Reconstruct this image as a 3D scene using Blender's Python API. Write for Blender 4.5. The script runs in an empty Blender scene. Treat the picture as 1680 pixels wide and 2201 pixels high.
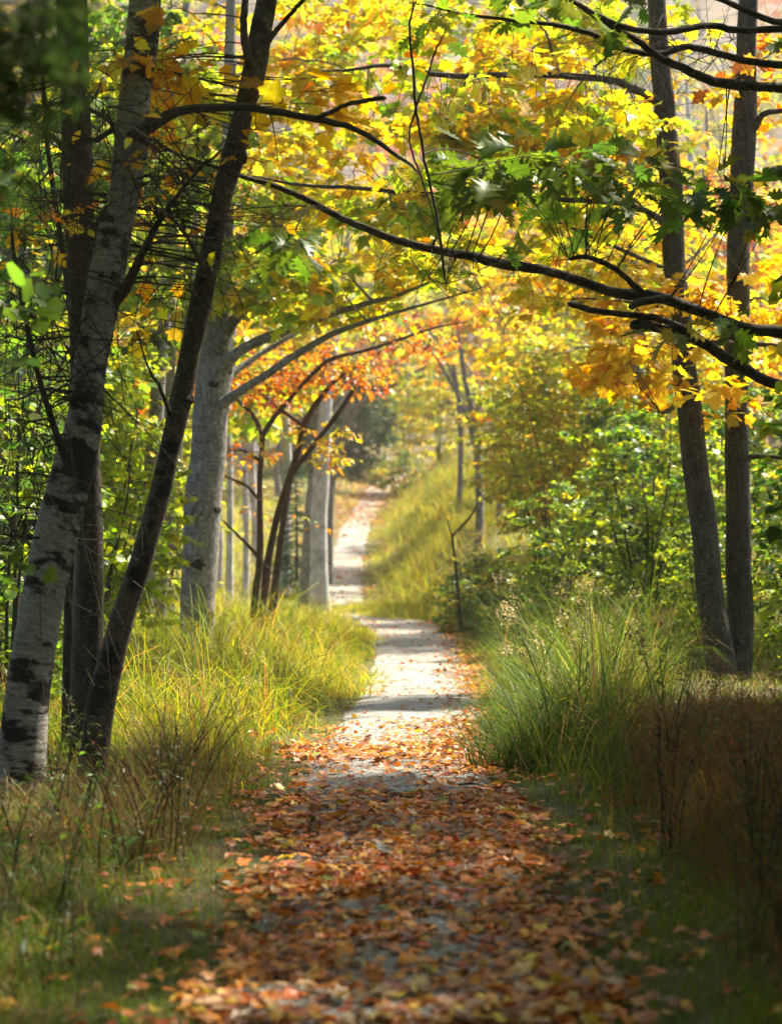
import bpy, math, numpy as np
from mathutils import Vector, Matrix

scene = bpy.context.scene
COL = scene.collection
rng = np.random.default_rng(7)
U = lambda a, b, n=None: rng.uniform(a, b, n)
A = lambda *v: np.array(v, float)

# ------------------------------------------------------------------ measures
FPX, CX, HY, EYE = 4800.0, 840.0, 1140.0, 1.3      # photograph at 1680 px wide


def P(px, py, d):
    return A((px - CX) * d / FPX, d, EYE + (HY - py) * d / FPX)


def sstep(a, b, x):
    t = np.clip((np.asarray(x, float) - a) / (b - a), 0, 1)
    return t * t * (3 - 2 * t)


def wav(x, y, s=1.0, k=0.0):
    return (np.sin(x * 1.3 * s + k) * np.cos(y * 1.1 * s + 1.7 * k) + .6 * np.sin(x * 2.7 * s + y * 2.1 * s + 2 + k)
            + .4 * np.cos(x * 5.1 * s - y * 4.3 * s + k)) / 2.0


_py = np.arange(-12, 130, .25)
_cx = np.interp(_py, [-12, 5.9, 8.2, 12.2, 16.4, 22.3, 28.5, 31.5, 35, 40, 50, 58, 64, 72, 79, 130],
                [-.1, 0, .05, 0, .20, .30, .24, .02, -.62, -.90, -.98, -.92, -.66, -.36, .5, 6])
_cz = np.interp(_py, [-12, 16.5, 19, 22, 27, 31, 36, 40, 50, 58, 64, 72, 85, 100, 130],
                [0, 0, -.05, -.06, .0, .02, .06, .15, .70, 1.42, 1.97, 2.65, 3.9, 8, 24])
_k = np.ones(9) / 9
_cx = np.convolve(np.pad(_cx, 4, 'edge'), _k, 'valid')
_cz = np.convolve(np.pad(_cz, 4, 'edge'), _k, 'valid')
pathx = lambda y: np.interp(y, _py, _cx)
PW = .5


def ground(x, y):
    x = np.asarray(x, float); y = np.asarray(y, float)
    base = np.interp(y, _py, _cz)
    far = np.where(y > 129.75, (y - 129.75) * .75, 0)
    s = x - pathx(y)
    off = np.abs(s)
    bank = 1.25 * sstep(.55, 2.6, s) * sstep(31, 39, y) + .35 * sstep(.5, 2.0, -s) * sstep(34, 46, y)
    side = .12 * sstep(.6, 2.2, off) * (1 - sstep(28, 34, y))
    rough = .05 * wav(x, y, 1.0) * sstep(.5, 1.2, off)
    hill = sstep(75, 95, y) * (1.5 * wav(x * .12, y * .12, 1, 2) + .5 * wav(x * .4, y * .4, 1, 5))
    return base + far + bank + side + rough + hill


# ------------------------------------------------------------------ mesh help
def tag(o, label=None, cat=None, group=None, kind=None):
    if label: o['label'] = label
    if cat: o['category'] = cat
    if group: o['group'] = group
    if kind: o['kind'] = kind
    return o


def empty(name, loc, label, cat, group=None):
    o = bpy.data.objects.new(name, None)
    o.empty_display_size = .2
    o.location = loc
    COL.objects.link(o)
    return tag(o, label, cat, group)


def raw_mesh(name, V, F, mat, col=None, uvw=None, smooth=True):
    V = np.ascontiguousarray(V, np.float32); F = np.ascontiguousarray(F, np.int32)
    me = bpy.data.meshes.new(name)
    nf, k = F.shape
    me.vertices.add(len(V)); me.vertices.foreach_set('co', V.ravel())
    me.loops.add(nf * k); me.polygons.add(nf)
    me.polygons.foreach_set('loop_start', np.arange(0, nf * k, k, dtype=np.int32))
    me.loops.foreach_set('vertex_index', F.ravel())
    if smooth:
        me.polygons.foreach_set('use_smooth', np.ones(nf, bool))
    if col is not None:
        a = me.attributes.new('Col', 'FLOAT_COLOR', 'POINT')
        c = np.ones((len(V), 4), np.float32); c[:, :3] = col
        a.data.foreach_set('color', c.ravel())
    if uvw is not None:
        a = me.attributes.new('uvw', 'FLOAT_VECTOR', 'POINT')
        a.data.foreach_set('vector', np.ascontiguousarray(uvw, np.float32).ravel())
    me.update(calc_edges=True)
    me.materials.append(mat)
    return me


def link(name, me, parent=None):
    o = bpy.data.objects.new(name, me)
    COL.objects.link(o)
    if parent is not None:
        o.parent = parent
    return o


def nrm(v):
    return v / np.maximum(np.linalg.norm(v, axis=-1, keepdims=True), 1e-9)


def smooth_line(pts, sub=6):
    pts = np.asarray(pts, float)
    if len(pts) < 3:
        t = np.linspace(0, 1, sub * max(1, len(pts) - 1) + 1)[:, None]
        return pts[0] * (1 - t) + pts[-1] * t
    p = np.vstack([2 * pts[0] - pts[1], pts, 2 * pts[-1] - pts[-2]])
    out = []
    t = np.linspace(0, 1, sub, endpoint=False)[:, None]
    for i in range(1, len(p) - 2):
        a, b, c, d = p[i - 1], p[i], p[i + 1], p[i + 2]
        out.append(.5 * ((2 * b) + (c - a) * t + (2 * a - 5 * b + 4 * c - d) * t ** 2 + (3 * b - a - 3 * c + d) * t ** 3))
    out.append(pts[-1][None])
    return np.vstack(out)


class MB:
    def __init__(s): s.V = []; s.F = []; s.W = []; s.n = 0

    def add(s, V, F, W):
        s.V.append(V); s.F.append(F + s.n); s.W.append(W); s.n += len(V)

    def tube(s, pts, rad, sides=10, sub=6, lump=.06, jit=0.0, tip=True):
        """pts, rad per control point"""
        c4 = smooth_line(np.column_stack([np.asarray(pts, float), np.asarray(rad, float)]), sub)
        c, r = c4[:, :3].copy(), np.maximum(c4[:, 3], .0008)
        if jit:
            k = len(c)
            c[1:] += rng.normal(0, jit, (k - 1, 3)) * np.minimum(1, np.arange(1, k) / 3)[:, None]
        T = nrm(np.gradient(c, axis=0))
        ref = A(1, 0, 0) if abs(T[0][0]) < .8 else A(0, 0, 1)
        N = np.zeros_like(c); N[0] = nrm(ref - T[0] * (ref @ T[0]))
        for i in range(1, len(c)):
            n = N[i - 1] - T[i] * (N[i - 1] @ T[i]); N[i] = n / max(np.linalg.norm(n), 1e-9)
        B = np.cross(T, N)
        th = np.linspace(0, 2 * np.pi, sides, endpoint=False)
        L = np.concatenate([[0], np.cumsum(np.linalg.norm(np.diff(c, axis=0), axis=1))])
        ph = U(0, 6.28, 4)
        k = 1 + lump * (np.sin(th[None] * 2 + ph[0] + L[:, None] * 1.7) * .6 + np.sin(th[None] * 3 + ph[1] - L[:, None] * 4.3) * .5
                        + .7 * np.sin(L[:, None] * 7.1 + ph[2]) * np.sin(th[None] + ph[3]))
        if tip: r = r.copy(); r[-1] *= .35
        R = r[:, None] * k
        V = c[:, None] + R[..., None] * (np.cos(th)[None, :, None] * N[:, None] + np.sin(th)[None, :, None] * B[:, None])
        r0 = float(np.mean(r))
        W = np.stack([np.cos(th)[None] * r0 + 0 * R, np.sin(th)[None] * r0 + 0 * R, L[:, None] + 0 * R], -1) + ph[0] * 3
        m = len(c)
        i = np.arange(m - 1)[:, None] * sides; j = np.arange(sides)[None]; j2 = (j + 1) % sides
        F = np.stack([i + j, i + j2, i + sides + j2, i + sides + j], -1).reshape(-1, 4)
        V = V.reshape(-1, 3); W = W.reshape(-1, 3)
        # end cap
        cap = np.array([[(m - 1) * sides + a for a in (0, sides // 3, (2 * sides) // 3, sides - 1)]])
        s.add(V, np.vstack([F, cap]), W)
        return c, r

    def blister(s, q, n, a, b, T):
        """branch scar: low uneven bump lying on the bark, a wide and b high"""
        e1 = nrm(np.cross(T, n)); e2 = np.cross(n, e1); k = 12; th = np.linspace(0, 2 * np.pi, k, endpoint=False); V = []; wob = 1 + rng.normal(0, .16, k)
        for f, hh in ((1.0, -.35), (.8, .12), (.45, .25), (.12, .16)):
            V.append(q + (np.cos(th) * a * f * wob)[:, None] * e1 + (np.sin(th) * b * f * wob - .25 * a * f * np.abs(np.cos(th)))[:, None] * e2 + n * hh * min(a, b))
        V = np.vstack(V); i = np.arange(3)[:, None] * k; j = np.arange(k)[None]; j2 = (j + 1) % k
        s.add(V, np.stack([i + j, i + j2, i + k + j2, i + k + j], -1).reshape(-1, 4), V * 1.0)

    def sticks(s, Aa, M, Bb, r0, r1, rings=4):
        """many thin curved twigs (quadratic), triangular section"""
        Aa, M, Bb = map(np.atleast_2d, (Aa, M, Bb)); n = len(Aa)
        if n == 0: return
        t = np.linspace(0, 1, rings)
        C = ((1 - t) ** 2)[None, :, None] * Aa[:, None] + (2 * t * (1 - t))[None, :, None] * M[:, None] + (t ** 2)[None, :, None] * Bb[:, None]
        T = nrm(Bb - Aa); ref = np.where(np.abs(T[:, 2:3]) < .9, A(0, 0, 1)[None], A(1, 0, 0)[None])
        N = nrm(np.cross(T, ref)); B = np.cross(T, N)
        th = np.array([0, 2.094, 4.188])
        r0 = np.broadcast_to(r0, n); r1 = np.broadcast_to(r1, n)
        R = r0[:, None] * (1 - t)[None] + r1[:, None] * t[None]
        V = C[:, :, None] + R[:, :, None, None] * (np.cos(th)[None, None, :, None] * N[:, None, None] + np.sin(th)[None, None, :, None] * B[:, None, None])
        L = np.linalg.norm(Bb - Aa, axis=1)
        W = np.stack([np.broadcast_to(np.cos(th) * .01, (n, rings, 3)), np.broadcast_to(np.sin(th) * .01, (n, rings, 3)),
                      np.broadcast_to((L[:, None] * t)[:, :, None], (n, rings, 3))], -1)
        b = (np.arange(n) * rings * 3)[:, None, None]; i = (np.arange(rings - 1) * 3)[None, :, None]; j = np.arange(3)[None, None]; j2 = (j + 1) % 3
        F = np.stack([b + i + j, b + i + j2, b + i + 3 + j2, b + i + 3 + j], -1).reshape(-1, 4)
        s.add(V.reshape(-1, 3), F, W.reshape(-1, 3))

    def build(s, name, mat, parent=None, at=None):
        if not s.V: return None
        V = np.vstack(s.V)
        org = np.array(parent.location) if parent is not None and at is None else (np.zeros(3) if at is None else at)
        o = link(name, raw_mesh(name, V - org, np.vstack(s.F), mat, uvw=np.vstack(s.W)), parent)
        return o


# ------------------------------------------------------------------ leaf shapes
def fan(half, cy, fold=.35, droop=.15):
    L = [(x, y) for x, y in half]; R = [(-x, y) for x, y in half[::-1] if x > 1e-6]
    out = L + R
    V = [(0, cy, 0)] + [(x, y, fold * abs(x) * .5 - droop * ((x) ** 2 + (y - cy) ** 2)) for x, y in out]
    n = len(out)
    F = [(0, 1 + i, 1 + (i + 1) % n) for i in range(n)]
    return np.array(V, float), np.array(F)


def strip(rows, fold=.3, droop=.25):
    V = []; F = []
    for (ym, xs, ys) in rows:
        z = -droop * (ym - .4) ** 2
        V += [(-xs, ys, z + fold * xs), (0, ym, z), (xs, ys, z + fold * xs)]
    for i in range(len(rows) - 1):
        a = 3 * i; b = a + 3
        F += [(a, a + 1, b + 1), (a, b + 1, b), (a + 1, a + 2, b + 2), (a + 1, b + 2, b + 1)]
    return np.array(V, float), np.array(F)


MAPLE = fan([(0, 0), (.14, -.05), (.34, .02), (.30, .12), (.27, .2), (.42, .3), (.56, .47), (.40, .50), (.22, .54), (.27, .70), (.13, .80), (0, 1.0)], .32)
MAPLE_LO = fan([(0, 0), (.33, .02), (.26, .2), (.54, .47), (.22, .54), (.18, .76), (0, 1.0)], .32)
OAK = strip([(0, .015, 0), (.12, .03, .12), (.2, .24, .26), (.27, .12, .31), (.36, .36, .47), (.46, .13, .48), (.56, .34, .68), (.66, .12, .67), (.78, .16, .88), (.85, .06, .85), (1, .005, 1)])
OVAL = strip([(0, .01, 0), (.25, .22, .25), (.55, .25, .55), (1, .01, 1)], .35, .35)
LANCE = strip([(0, .01, 0), (.3, .12, .3), (.6, .11, .6), (1, .005, 1)], .4, .5)
RHOMB = (np.array([(0, 0, 0), (.34, .45, .06), (0, 1, -.08), (-.34, .45, .06)], float), np.array([(0, 1, 2), (0, 2, 3)]))
SPOT = (np.array([(0, 0, 0), (.42, .12, .03), (.46, .55, .06), (0, 1, -.06), (-.46, .55, .06), (-.42, .12, .03)], float), np.array([(0, 1, 2), (0, 2, 3), (0, 3, 4), (0, 4, 5)]))


class LB:
    def __init__(s): s.p = []; s.d = []; s.n = []; s.s = []; s.c = []

    def add(s, p, d, n, sz, c):
        s.p.append(p); s.d.append(d); s.n.append(n); s.s.append(np.broadcast_to(sz, len(p))); s.c.append(np.broadcast_to(c, (len(p), 3)))

    def arrays(s, T):
        TV, TF = T
        p, d, n = np.vstack(s.p), nrm(np.vstack(s.d)), np.vstack(s.n); sz = np.concatenate(s.s); c = np.vstack(s.c)
        n = nrm(n - d * np.sum(n * d, 1, keepdims=True)); x = np.cross(d, n)
        m = len(p); k = len(TV)
        curl = rng.normal(.9, .7, m)[:, None, None]; wid = U(.85, 1.12, m)[:, None, None]
        V = p[:, None] + sz[:, None, None] * (TV[None, :, 0:1] * wid * x[:, None] + TV[None, :, 1:2] * d[:, None] + TV[None, :, 2:3] * curl * n[:, None])
        F = (TF[None] + (np.arange(m) * k)[:, None, None]).reshape(-1, 3)
        return V.reshape(-1, 3), F, np.repeat(c, k, 0)

    def build(s, name, T, mat, parent=None):
        if not s.p: return None
        V, F, C = s.arrays(T)
        org = np.array(parent.location) if parent is not None else np.zeros(3)
        return link(name, raw_mesh(name, V - org, F, mat, col=C, smooth=True), parent)


# ------------------------------------------------------------------ materials
def new_mat(name):
    m = bpy.data.materials.new(name); m.use_nodes = True
    nt = m.node_tree; nt.nodes.clear()
    out = nt.nodes.new('ShaderNodeOutputMaterial')
    return m, nt, out


def nd(nt, t, **kw):
    n = nt.nodes.new(t)
    for k, v in kw.items():
        if k.startswith('i_'):
            key = k[2:].replace('_', ' ')
            n.inputs[key].default_value = v
        else: setattr(n, k, v)
    return n


def ramp(nt, fac, stops):
    r = nt.nodes.new('ShaderNodeValToRGB')
    e = r.color_ramp.elements
    e[0].position, e[0].color = stops[0][0], (*stops[0][1], 1)
    e[1].position, e[1].color = stops[-1][0], (*stops[-1][1], 1)
    for p, c in stops[1:-1]:
        x = e.new(p); x.color = (*c, 1)
    nt.links.new(fac, r.inputs[0])
    return r.outputs[0]


def leaf_mat(name, tr=.5, gloss=.06, rough=.42, sat=1.0, spot=.25):
    m, nt, out = new_mat(name); L = nt.links.new
    at = nd(nt, 'ShaderNodeAttribute', attribute_name='Col')
    geo = nd(nt, 'ShaderNodeNewGeometry')
    nz = nd(nt, 'ShaderNodeTexNoise', i_Scale=38.0, i_Detail=3.0)
    L(geo.outputs['Position'], nz.inputs['Vector'])
    mr = nd(nt, 'ShaderNodeMapRange'); mr.inputs[1].default_value = .35; mr.inputs[2].default_value = .72
    mr.inputs[3].default_value = 1.0 + spot * .3; mr.inputs[4].default_value = 1.0 - spot
    L(nz.outputs[0], mr.inputs[0])
    mul = nd(nt, 'ShaderNodeMix', data_type='RGBA', blend_type='MULTIPLY'); mul.inputs[0].default_value = 1
    L(at.outputs['Color'], mul.inputs[6]); L(mr.outputs[0], mul.inputs[7])
    df = nd(nt, 'ShaderNodeBsdfDiffuse'); L(mul.outputs[2], df.inputs[0])
    hs = nd(nt, 'ShaderNodeHueSaturation'); hs.inputs['Saturation'].default_value = 1.03 * sat; hs.inputs['Value'].default_value = 1.32
    L(mul.outputs[2], hs.inputs['Color'])
    tl = nd(nt, 'ShaderNodeBsdfTranslucent'); L(hs.outputs[0], tl.inputs[0])
    mx = nd(nt, 'ShaderNodeMixShader'); mx.inputs[0].default_value = tr
    L(df.outputs[0], mx.inputs[1]); L(tl.outputs[0], mx.inputs[2])
    gl = nd(nt, 'ShaderNodeBsdfGlossy', i_Roughness=rough); gl.inputs[0].default_value = (.9, .95, 1, 1)
    mg = nd(nt, 'ShaderNodeMixShader'); mg.inputs[0].default_value = gloss
    L(mx.outputs[0], mg.inputs[1]); L(gl.outputs[0], mg.inputs[2]); L(mg.outputs[0], out.inputs[0])
    return m


def bark_mat(name, c0, c1, c2, vs=(60, 60, 18), ring=0.0, lichen=None, bump=.5, dark=None):
    """grey bark in the trunk's own cylindrical coordinates"""
    m, nt, out = new_mat(name); L = nt.links.new
    at = nd(nt, 'ShaderNodeAttribute', attribute_name='uvw')
    mp = nd(nt, 'ShaderNodeMapping'); mp.inputs['Scale'].default_value = vs
    L(at.outputs['Vector'], mp.inputs[0])
    n1 = nd(nt, 'ShaderNodeTexNoise', i_Scale=1.0, i_Detail=6.0, i_Roughness=.65); L(mp.outputs[0], n1.inputs['Vector'])
    n2 = nd(nt, 'ShaderNodeTexNoise', i_Scale=5.0, i_Detail=4.0); L(at.outputs['Vector'], n2.inputs['Vector'])
    c = ramp(nt, n1.outputs[0], [(.3, c0), (.5, c1), (.72, c2)])
    mx = nd(nt, 'ShaderNodeMix', data_type='RGBA', blend_type='MULTIPLY'); mx.inputs[0].default_value = .75
    L(c, mx.inputs[6]); L(ramp(nt, n2.outputs[0], [(.3, (.55, .55, .55)), (.7, (1.25, 1.22, 1.18))]), mx.inputs[7])
    col = mx.outputs[2]
    if lichen:
        n3 = nd(nt, 'ShaderNodeTexNoise', i_Scale=34.0, i_Detail=5.0, i_Roughness=.7); 
        mp3 = nd(nt, 'ShaderNodeMapping'); mp3.inputs['Scale'].default_value = (1, 1, 1.9)
        L(at.outputs['Vector'], mp3.inputs[0]); L(mp3.outputs[0], n3.inputs['Vector'])
        f = ramp(nt, n3.outputs[0], [(.56, (0, 0, 0)), (.66, (1, 1, 1))])
        ml = nd(nt, 'ShaderNodeMix', data_type='RGBA'); L(f, ml.inputs[0]); L(col, ml.inputs[6]); ml.inputs[7].default_value = (*lichen, 1)
        col = ml.outputs[2]
    if ring:
        mp2 = nd(nt, 'ShaderNodeMapping'); mp2.inputs['Scale'].default_value = (6, 6, 17)
        L(at.outputs['Vector'], mp2.inputs[0])
        n4 = nd(nt, 'ShaderNodeTexNoise', i_Scale=1.0, i_Detail=5.0, i_Roughness=.62); L(mp2.outputs[0], n4.inputs['Vector'])
        mp5 = nd(nt, 'ShaderNodeMapping'); mp5.inputs['Scale'].default_value = (3, 3, 2.6)
        L(at.outputs['Vector'], mp5.inputs[0])
        n5 = nd(nt, 'ShaderNodeTexNoise', i_Scale=1.6, i_Detail=3.0); L(mp5.outputs[0], n5.inputs['Vector'])
        ad = nd(nt, 'ShaderNodeMath', operation='ADD'); L(n4.outputs[0], ad.inputs[0]); L(n5.outputs[0], ad.inputs[1])
        f = ramp(nt, ad.outputs[0], [(.0, (0, 0, 0)), (1.12 - ring * .1, (0, 0, 0)), (1.19 - ring * .1, (1, 1, 1))]) if False else None
        mr = nd(nt, 'ShaderNodeMapRange'); mr.inputs[1].default_value = 1.12 - ring * .1; mr.inputs[2].default_value = 1.2 - ring * .1
        L(ad.outputs[0], mr.inputs[0])
        ml = nd(nt, 'ShaderNodeMix', data_type='RGBA'); L(mr.outputs[0], ml.inputs[0]); L(col, ml.inputs[6]); ml.inputs[7].default_value = (*(dark or (.02, .017, .015)), 1)
        col = ml.outputs[2]
    bs = nd(nt, 'ShaderNodeBsdfPrincipled', i_Roughness=.85); bs.inputs['Specular IOR Level'].default_value = .25
    L(col, bs.inputs['Base Color'])
    bp = nd(nt, 'ShaderNodeBump', i_Strength=bump, i_Distance=.01); L(n1.outputs[0], bp.inputs['Height']); L(bp.outputs[0], bs.inputs['Normal'])
    L(bs.outputs[0], out.inputs[0])
    return m


M_MAPLE = leaf_mat('maple_leaf', .66, .03)
M_OAK = leaf_mat('oak_leaf', .6, .025)
M_SHRUB = leaf_mat('shrub_leaf', .58, .03, .4)
M_FAR = leaf_mat('wood_leaf', .6, .03)
M_GRASS = leaf_mat('grass_blade', .5, .015, .5, spot=.1)
M_LITTER = leaf_mat('fallen_leaf', .22, .05, .45, spot=.4)
B_GREY = bark_mat('grey_bark', (.07, .066, .064), (.16, .155, .15), (.30, .30, .30), (34, 34, 12), lichen=(.46, .47, .47), bump=.9)
B_DARK = bark_mat('dark_bark', (.016, .014, .011), (.042, .036, .029), (.085, .075, .062), (40, 40, 10), lichen=(.15, .145, .125), bump=.9)
B_BROWN = bark_mat('brown_bark', (.028, .023, .018), (.07, .057, .045), (.15, .125, .10), (36, 36, 14), ring=.5, bump=1.0, dark=(.02, .015, .012), lichen=(.2, .18, .155))
B_BIRCH = bark_mat('birch_bark', (.10, .097, .09), (.235, .23, .22), (.37, .365, .35), (24, 24, 60), ring=.95, bump=.7)
B_BERRY = bark_mat('purple_brown_bark', (.03, .018, .015), (.07, .045, .038), (.13, .09, .075), (50, 50, 14))
B_PALE = bark_mat('pale_bark', (.26, .26, .28), (.42, .42, .44), (.58, .58, .6), (24, 24, 9))
B_KNOT = bark_mat('knot_bark', (.012, .01, .009), (.03, .025, .022), (.07, .06, .052), (60, 60, 60))
B_TWIG = bark_mat('twig_bark', (.02, .017, .014), (.045, .038, .03), (.08, .07, .058))


# ------------------------------------------------------------------ colours
GOLD = [((.72, .44, .025), 4), ((.74, .50, .03), 4), ((.70, .34, .022), 2), ((.62, .21, .03), .5), ((.54, .50, .03), 1.2)]
YELGRN = [((.56, .51, .03), 4), ((.38, .45, .025), 5), ((.71, .50, .03), 4.5), ((.26, .38, .02), 1.8), ((.70, .48, .02), .8)]
LIME = [((.30, .38, .02), 4), ((.40, .44, .025), 3), ((.19, .28, .02), 3), ((.55, .46, .03), .8)]
GREEN = [((.08, .16, .018), 4), ((.12, .22, .02), 4), ((.15, .22, .02), 2), ((.04, .09, .015), 2)]
OAKG = [((.075, .13, .014), 4), ((.11, .175, .015), 4), ((.16, .215, .018), 2), ((.3, .25, .03), .4)]
ORANGE = [((.60, .22, .025), 4), ((.55, .15, .02), 3), ((.62, .34, .02), 3), ((.42, .07, .02), 1.2)]
BERRYL = [((.58, .22, .02), 4), ((.6, .34, .02), 4), ((.5, .13, .02), 2.5), ((.38, .36, .03), 1.5), ((.35, .06, .02), 1)]
OLIVE = [((.34, .32, .03), 4), ((.42, .34, .03), 3), ((.50, .34, .03), 2), ((.24, .28, .025), 3), ((.58, .27, .03), 1)]
RUST = [((.42, .12, .05), 4), ((.5, .18, .06), 3), ((.36, .09, .05), 2), ((.5, .27, .06), 2)]
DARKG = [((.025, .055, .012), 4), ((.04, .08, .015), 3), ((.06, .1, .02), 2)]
LITTER = [((.66, .24, .03), 6), ((.60, .17, .025), 5), ((.60, .28, .06), 3), ((.36, .13, .045), 2.5), ((.62, .36, .04), 1.5), ((.40, .20, .10), 1.5), ((.17, .065, .03), 2.5), ((.48, .075, .025), 1.2), ((.28, .30, .05), .4)]


def pick(pal, n):
    c = np.array([p[0] for p in pal]); w = np.array([p[1] for p in pal], float); w /= w.sum()
    return c[rng.choice(len(c), n, p=w)]


def jit(c, v=.18, h=.1):
    n = len(c)
    k = np.exp(rng.normal(0, v, (n, 1)))
    return np.clip(c * k * np.exp(rng.normal(0, h, (n, 3))), .003, .8)


# ------------------------------------------------------------------ trees
def rpts(c, r, n, flat=1.0):
    u = nrm(rng.normal(0, 1, (n, 3))) * (U(0, 1, n) ** (1 / 2.4))[:, None]
    return np.asarray(c) + u * np.asarray(r)


def vol(px, py, d, rx, ry, rd, n, pal, lpc=26, size=.13, reach=.34, tw=None):
    q = dict(tw=tw) if tw else {}
    return dict(q, c=P(px, py, d), r=A(rx * d / FPX, rd, ry * d / FPX), n=n, pal=pal, lpc=lpc, size=size, reach=reach)


def sprays(tw, lb, base, C, cdir, pal, lpc, size, reach, r=.0022, tilt=.45, sub=4):
    """sub-twigs and leaves round each cluster centre C (k,3)"""
    k = len(C)
    S = np.repeat(C, sub, 0); D = np.repeat(nrm(cdir), sub, 0)
    side = rng.normal(0, 1, (k * sub, 3)); side[:, 2] *= .35
    D = nrm(D * .7 + nrm(side) * .9); D[:, 2] = D[:, 2] * .6 - .1
    Ln = U(.5, 1.15, k * sub)[:, None] * reach
    kink = .04
    if lpc <= 0:                                   # bare tangled twigs hang and fork every way
        D = nrm(rng.normal(0, 1, (k * sub, 3)) * A(.8, .8, 1) + A(0, 0, -.55)); Ln = Ln * U(.5, 1.7, (k * sub, 1)); kink = .11
    E = S + D * Ln; M = S + D * Ln * .5 + rng.normal(0, kink, (k * sub, 3)) + A(0, 0, .03)
    if tw is not None: tw.sticks(S, M, E, r, r * .45)
    if tw is not None and lpc <= 0:                # side forks
        t = U(.35, .8, k * sub)[:, None]; q = (1 - t) ** 2 * S + 2 * t * (1 - t) * M + t ** 2 * E
        e = q + nrm(D + rng.normal(0, .7, D.shape)) * Ln * U(.3, .6, (k * sub, 1)); tw.sticks(q, (q + e) / 2 + rng.normal(0, .03, D.shape), e, r * .6, r * .3)
    if lpc <= 0: return
    m = max(1, int(round(lpc / sub)))
    I = np.repeat(np.arange(k * sub), m)
    t = U(.15, 1.05, len(I))[:, None]
    p = (1 - t) ** 2 * S[I] + 2 * t * (1 - t) * M[I] + t ** 2 * E[I]
    lat = np.cross(D[I], A(0, 0, 1)); lat *= np.where(U(0, 1, len(I)) < .5, -1, 1)[:, None]
    dr = D[I] * U(.1, .9, (len(I)))[:, None] + nrm(lat) * U(.2, 1.0, len(I))[:, None]
    dr[:, 2] += rng.normal(-.30, .30, len(I))
    dr = nrm(dr)
    p = p + dr * (size * .35)
    n = A(0, 0, 1) + rng.normal(0, tilt, (len(I), 3)) + dr * .3
    # clumps keep to one or two colours of the palette
    c1 = pick(pal, k); c2 = pick(pal, k * sub)
    c = np.where(U(0, 1, (len(I), 1)) < .55, np.repeat(np.repeat(c1, sub, 0), m, 0), np.repeat(c2, m, 0))
    lb.add(p, dr, n, size * U(.5, 1.25, len(I)), jit(c))


def nearest(Q, pts, up=.0):
    d = np.linalg.norm(Q[:, None] - pts[None], axis=2)
    if up: d = d + up * np.maximum(0, pts[None, :, 2] - Q[:, None, 2])
    return np.argmin(d, 1)


def tree(name, label, cat, trunks, limbs=(), vols=(), bark=B_GREY, leafm=M_MAPLE, T=MAPLE, group=None, base=None, knots=(),
         limb_r=.03, per_limb=14, sides=14, tilt=.45, twig_r=.0035, sub=4, leaf_name='crown', merge=False, twigmat=None, lump=.06, limbmat=None):
    """trunks / limbs: lists of (pts, radii). vols: foliage volumes reached by own limbs and twigs"""
    base = np.asarray(trunks[0][0][0] if base is None else base, float)
    root = empty(name, base, label, cat, group)
    att, atr = [], []
    allb = MB()
    for pts, rad in trunks:
        mb = allb if merge else MB()
        c, r = mb.tube(pts, rad, sides, 7, lump)
        att.append(c[3:]); atr.append(r[3:])
        for (kp, kn, kr) in knots:
            if not merge and trunks[0][0] is pts:
                kb = MB(); i = int(np.argmin(np.linalg.norm(c - np.asarray(kp), axis=1))); n = nrm(A(*kn)); q = c[i] + n * r[i] * .97
                kb.blister(q, n, kr, kr * U(.55, .9), T=nrm(c[min(i + 1, len(c) - 1)] - c[i - 1])); kb.build('knot', B_KNOT, root)
        if not merge: mb.build('trunk', bark, root)
    for pts, rad in limbs:
        mb = allb if merge else MB()
        c, r = mb.tube(pts, rad, max(7, sides - 4), 6, lump, jit=.0015 if not merge else 0)
        att.append(c); atr.append(r)
        if not merge: mb.build('branch', limbmat or bark, root)
    tw, lb = MB(), LB()
    for v in vols:
        C = rpts(v['c'], v['r'], v['n'])
        pts = np.vstack(att); rr = np.concatenate(atr)
        nl = int(round(v['n'] / per_limb)) if per_limb else 0
        if nl:
            tg = C[rng.choice(len(C), nl, replace=False)]
            for q, i in zip(tg, nearest(tg, pts, .8)):
                a = pts[i]; L = np.linalg.norm(q - a)
                if L < .5: continue
                m1 = a + (q - a) * .35 + A(0, 0, .10 * L) + rng.normal(0, .05 * L, 3); m2 = a + (q - a) * .7 + A(0, 0, .08 * L) + rng.normal(0, .06 * L, 3)
                r0 = min(limb_r, rr[i] * .6, .006 + L * .012)
                mb = allb if merge else MB()
                c, r = mb.tube([a, m1, m2, q], [r0, r0 * .75, r0 * .5, r0 * .22], 6, 5, .05, jit=.006 * min(L, 1.5))
                att.append(c[4:]); atr.append(r[4:])
                if not merge: mb.build('branch', limbmat or bark, root)
            pts = np.vstack(att); rr = np.concatenate(atr)
        i = nearest(C, pts, .4); twr = v.get('tw', twig_r)
        a = pts[i]; L = np.linalg.norm(C - a, axis=1, keepdims=True)
        M = a + (C - a) * .5 + rng.normal(0, .1, C.shape) * L + A(0, 0, .06) * L
        tw.sticks(a, M, C, np.minimum(twr + .0025 * L[:, 0], rr[i] * .7), twr * .7, 6)
        sprays(tw, lb, None, C, (C - a) * A(1, 1, .5) + rng.normal(0, .02, C.shape), v['pal'], v['lpc'], v['size'], v['reach'], twr * .6, tilt, sub)
    if merge:
        allb.build('trunk', bark, root)
    t = tw.build('fine_twig', twigmat or bark, root)
    if t is not None: t['kind'] = 'stuff'
    lb.build(leaf_name, T, leafm, root)
    return root


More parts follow.
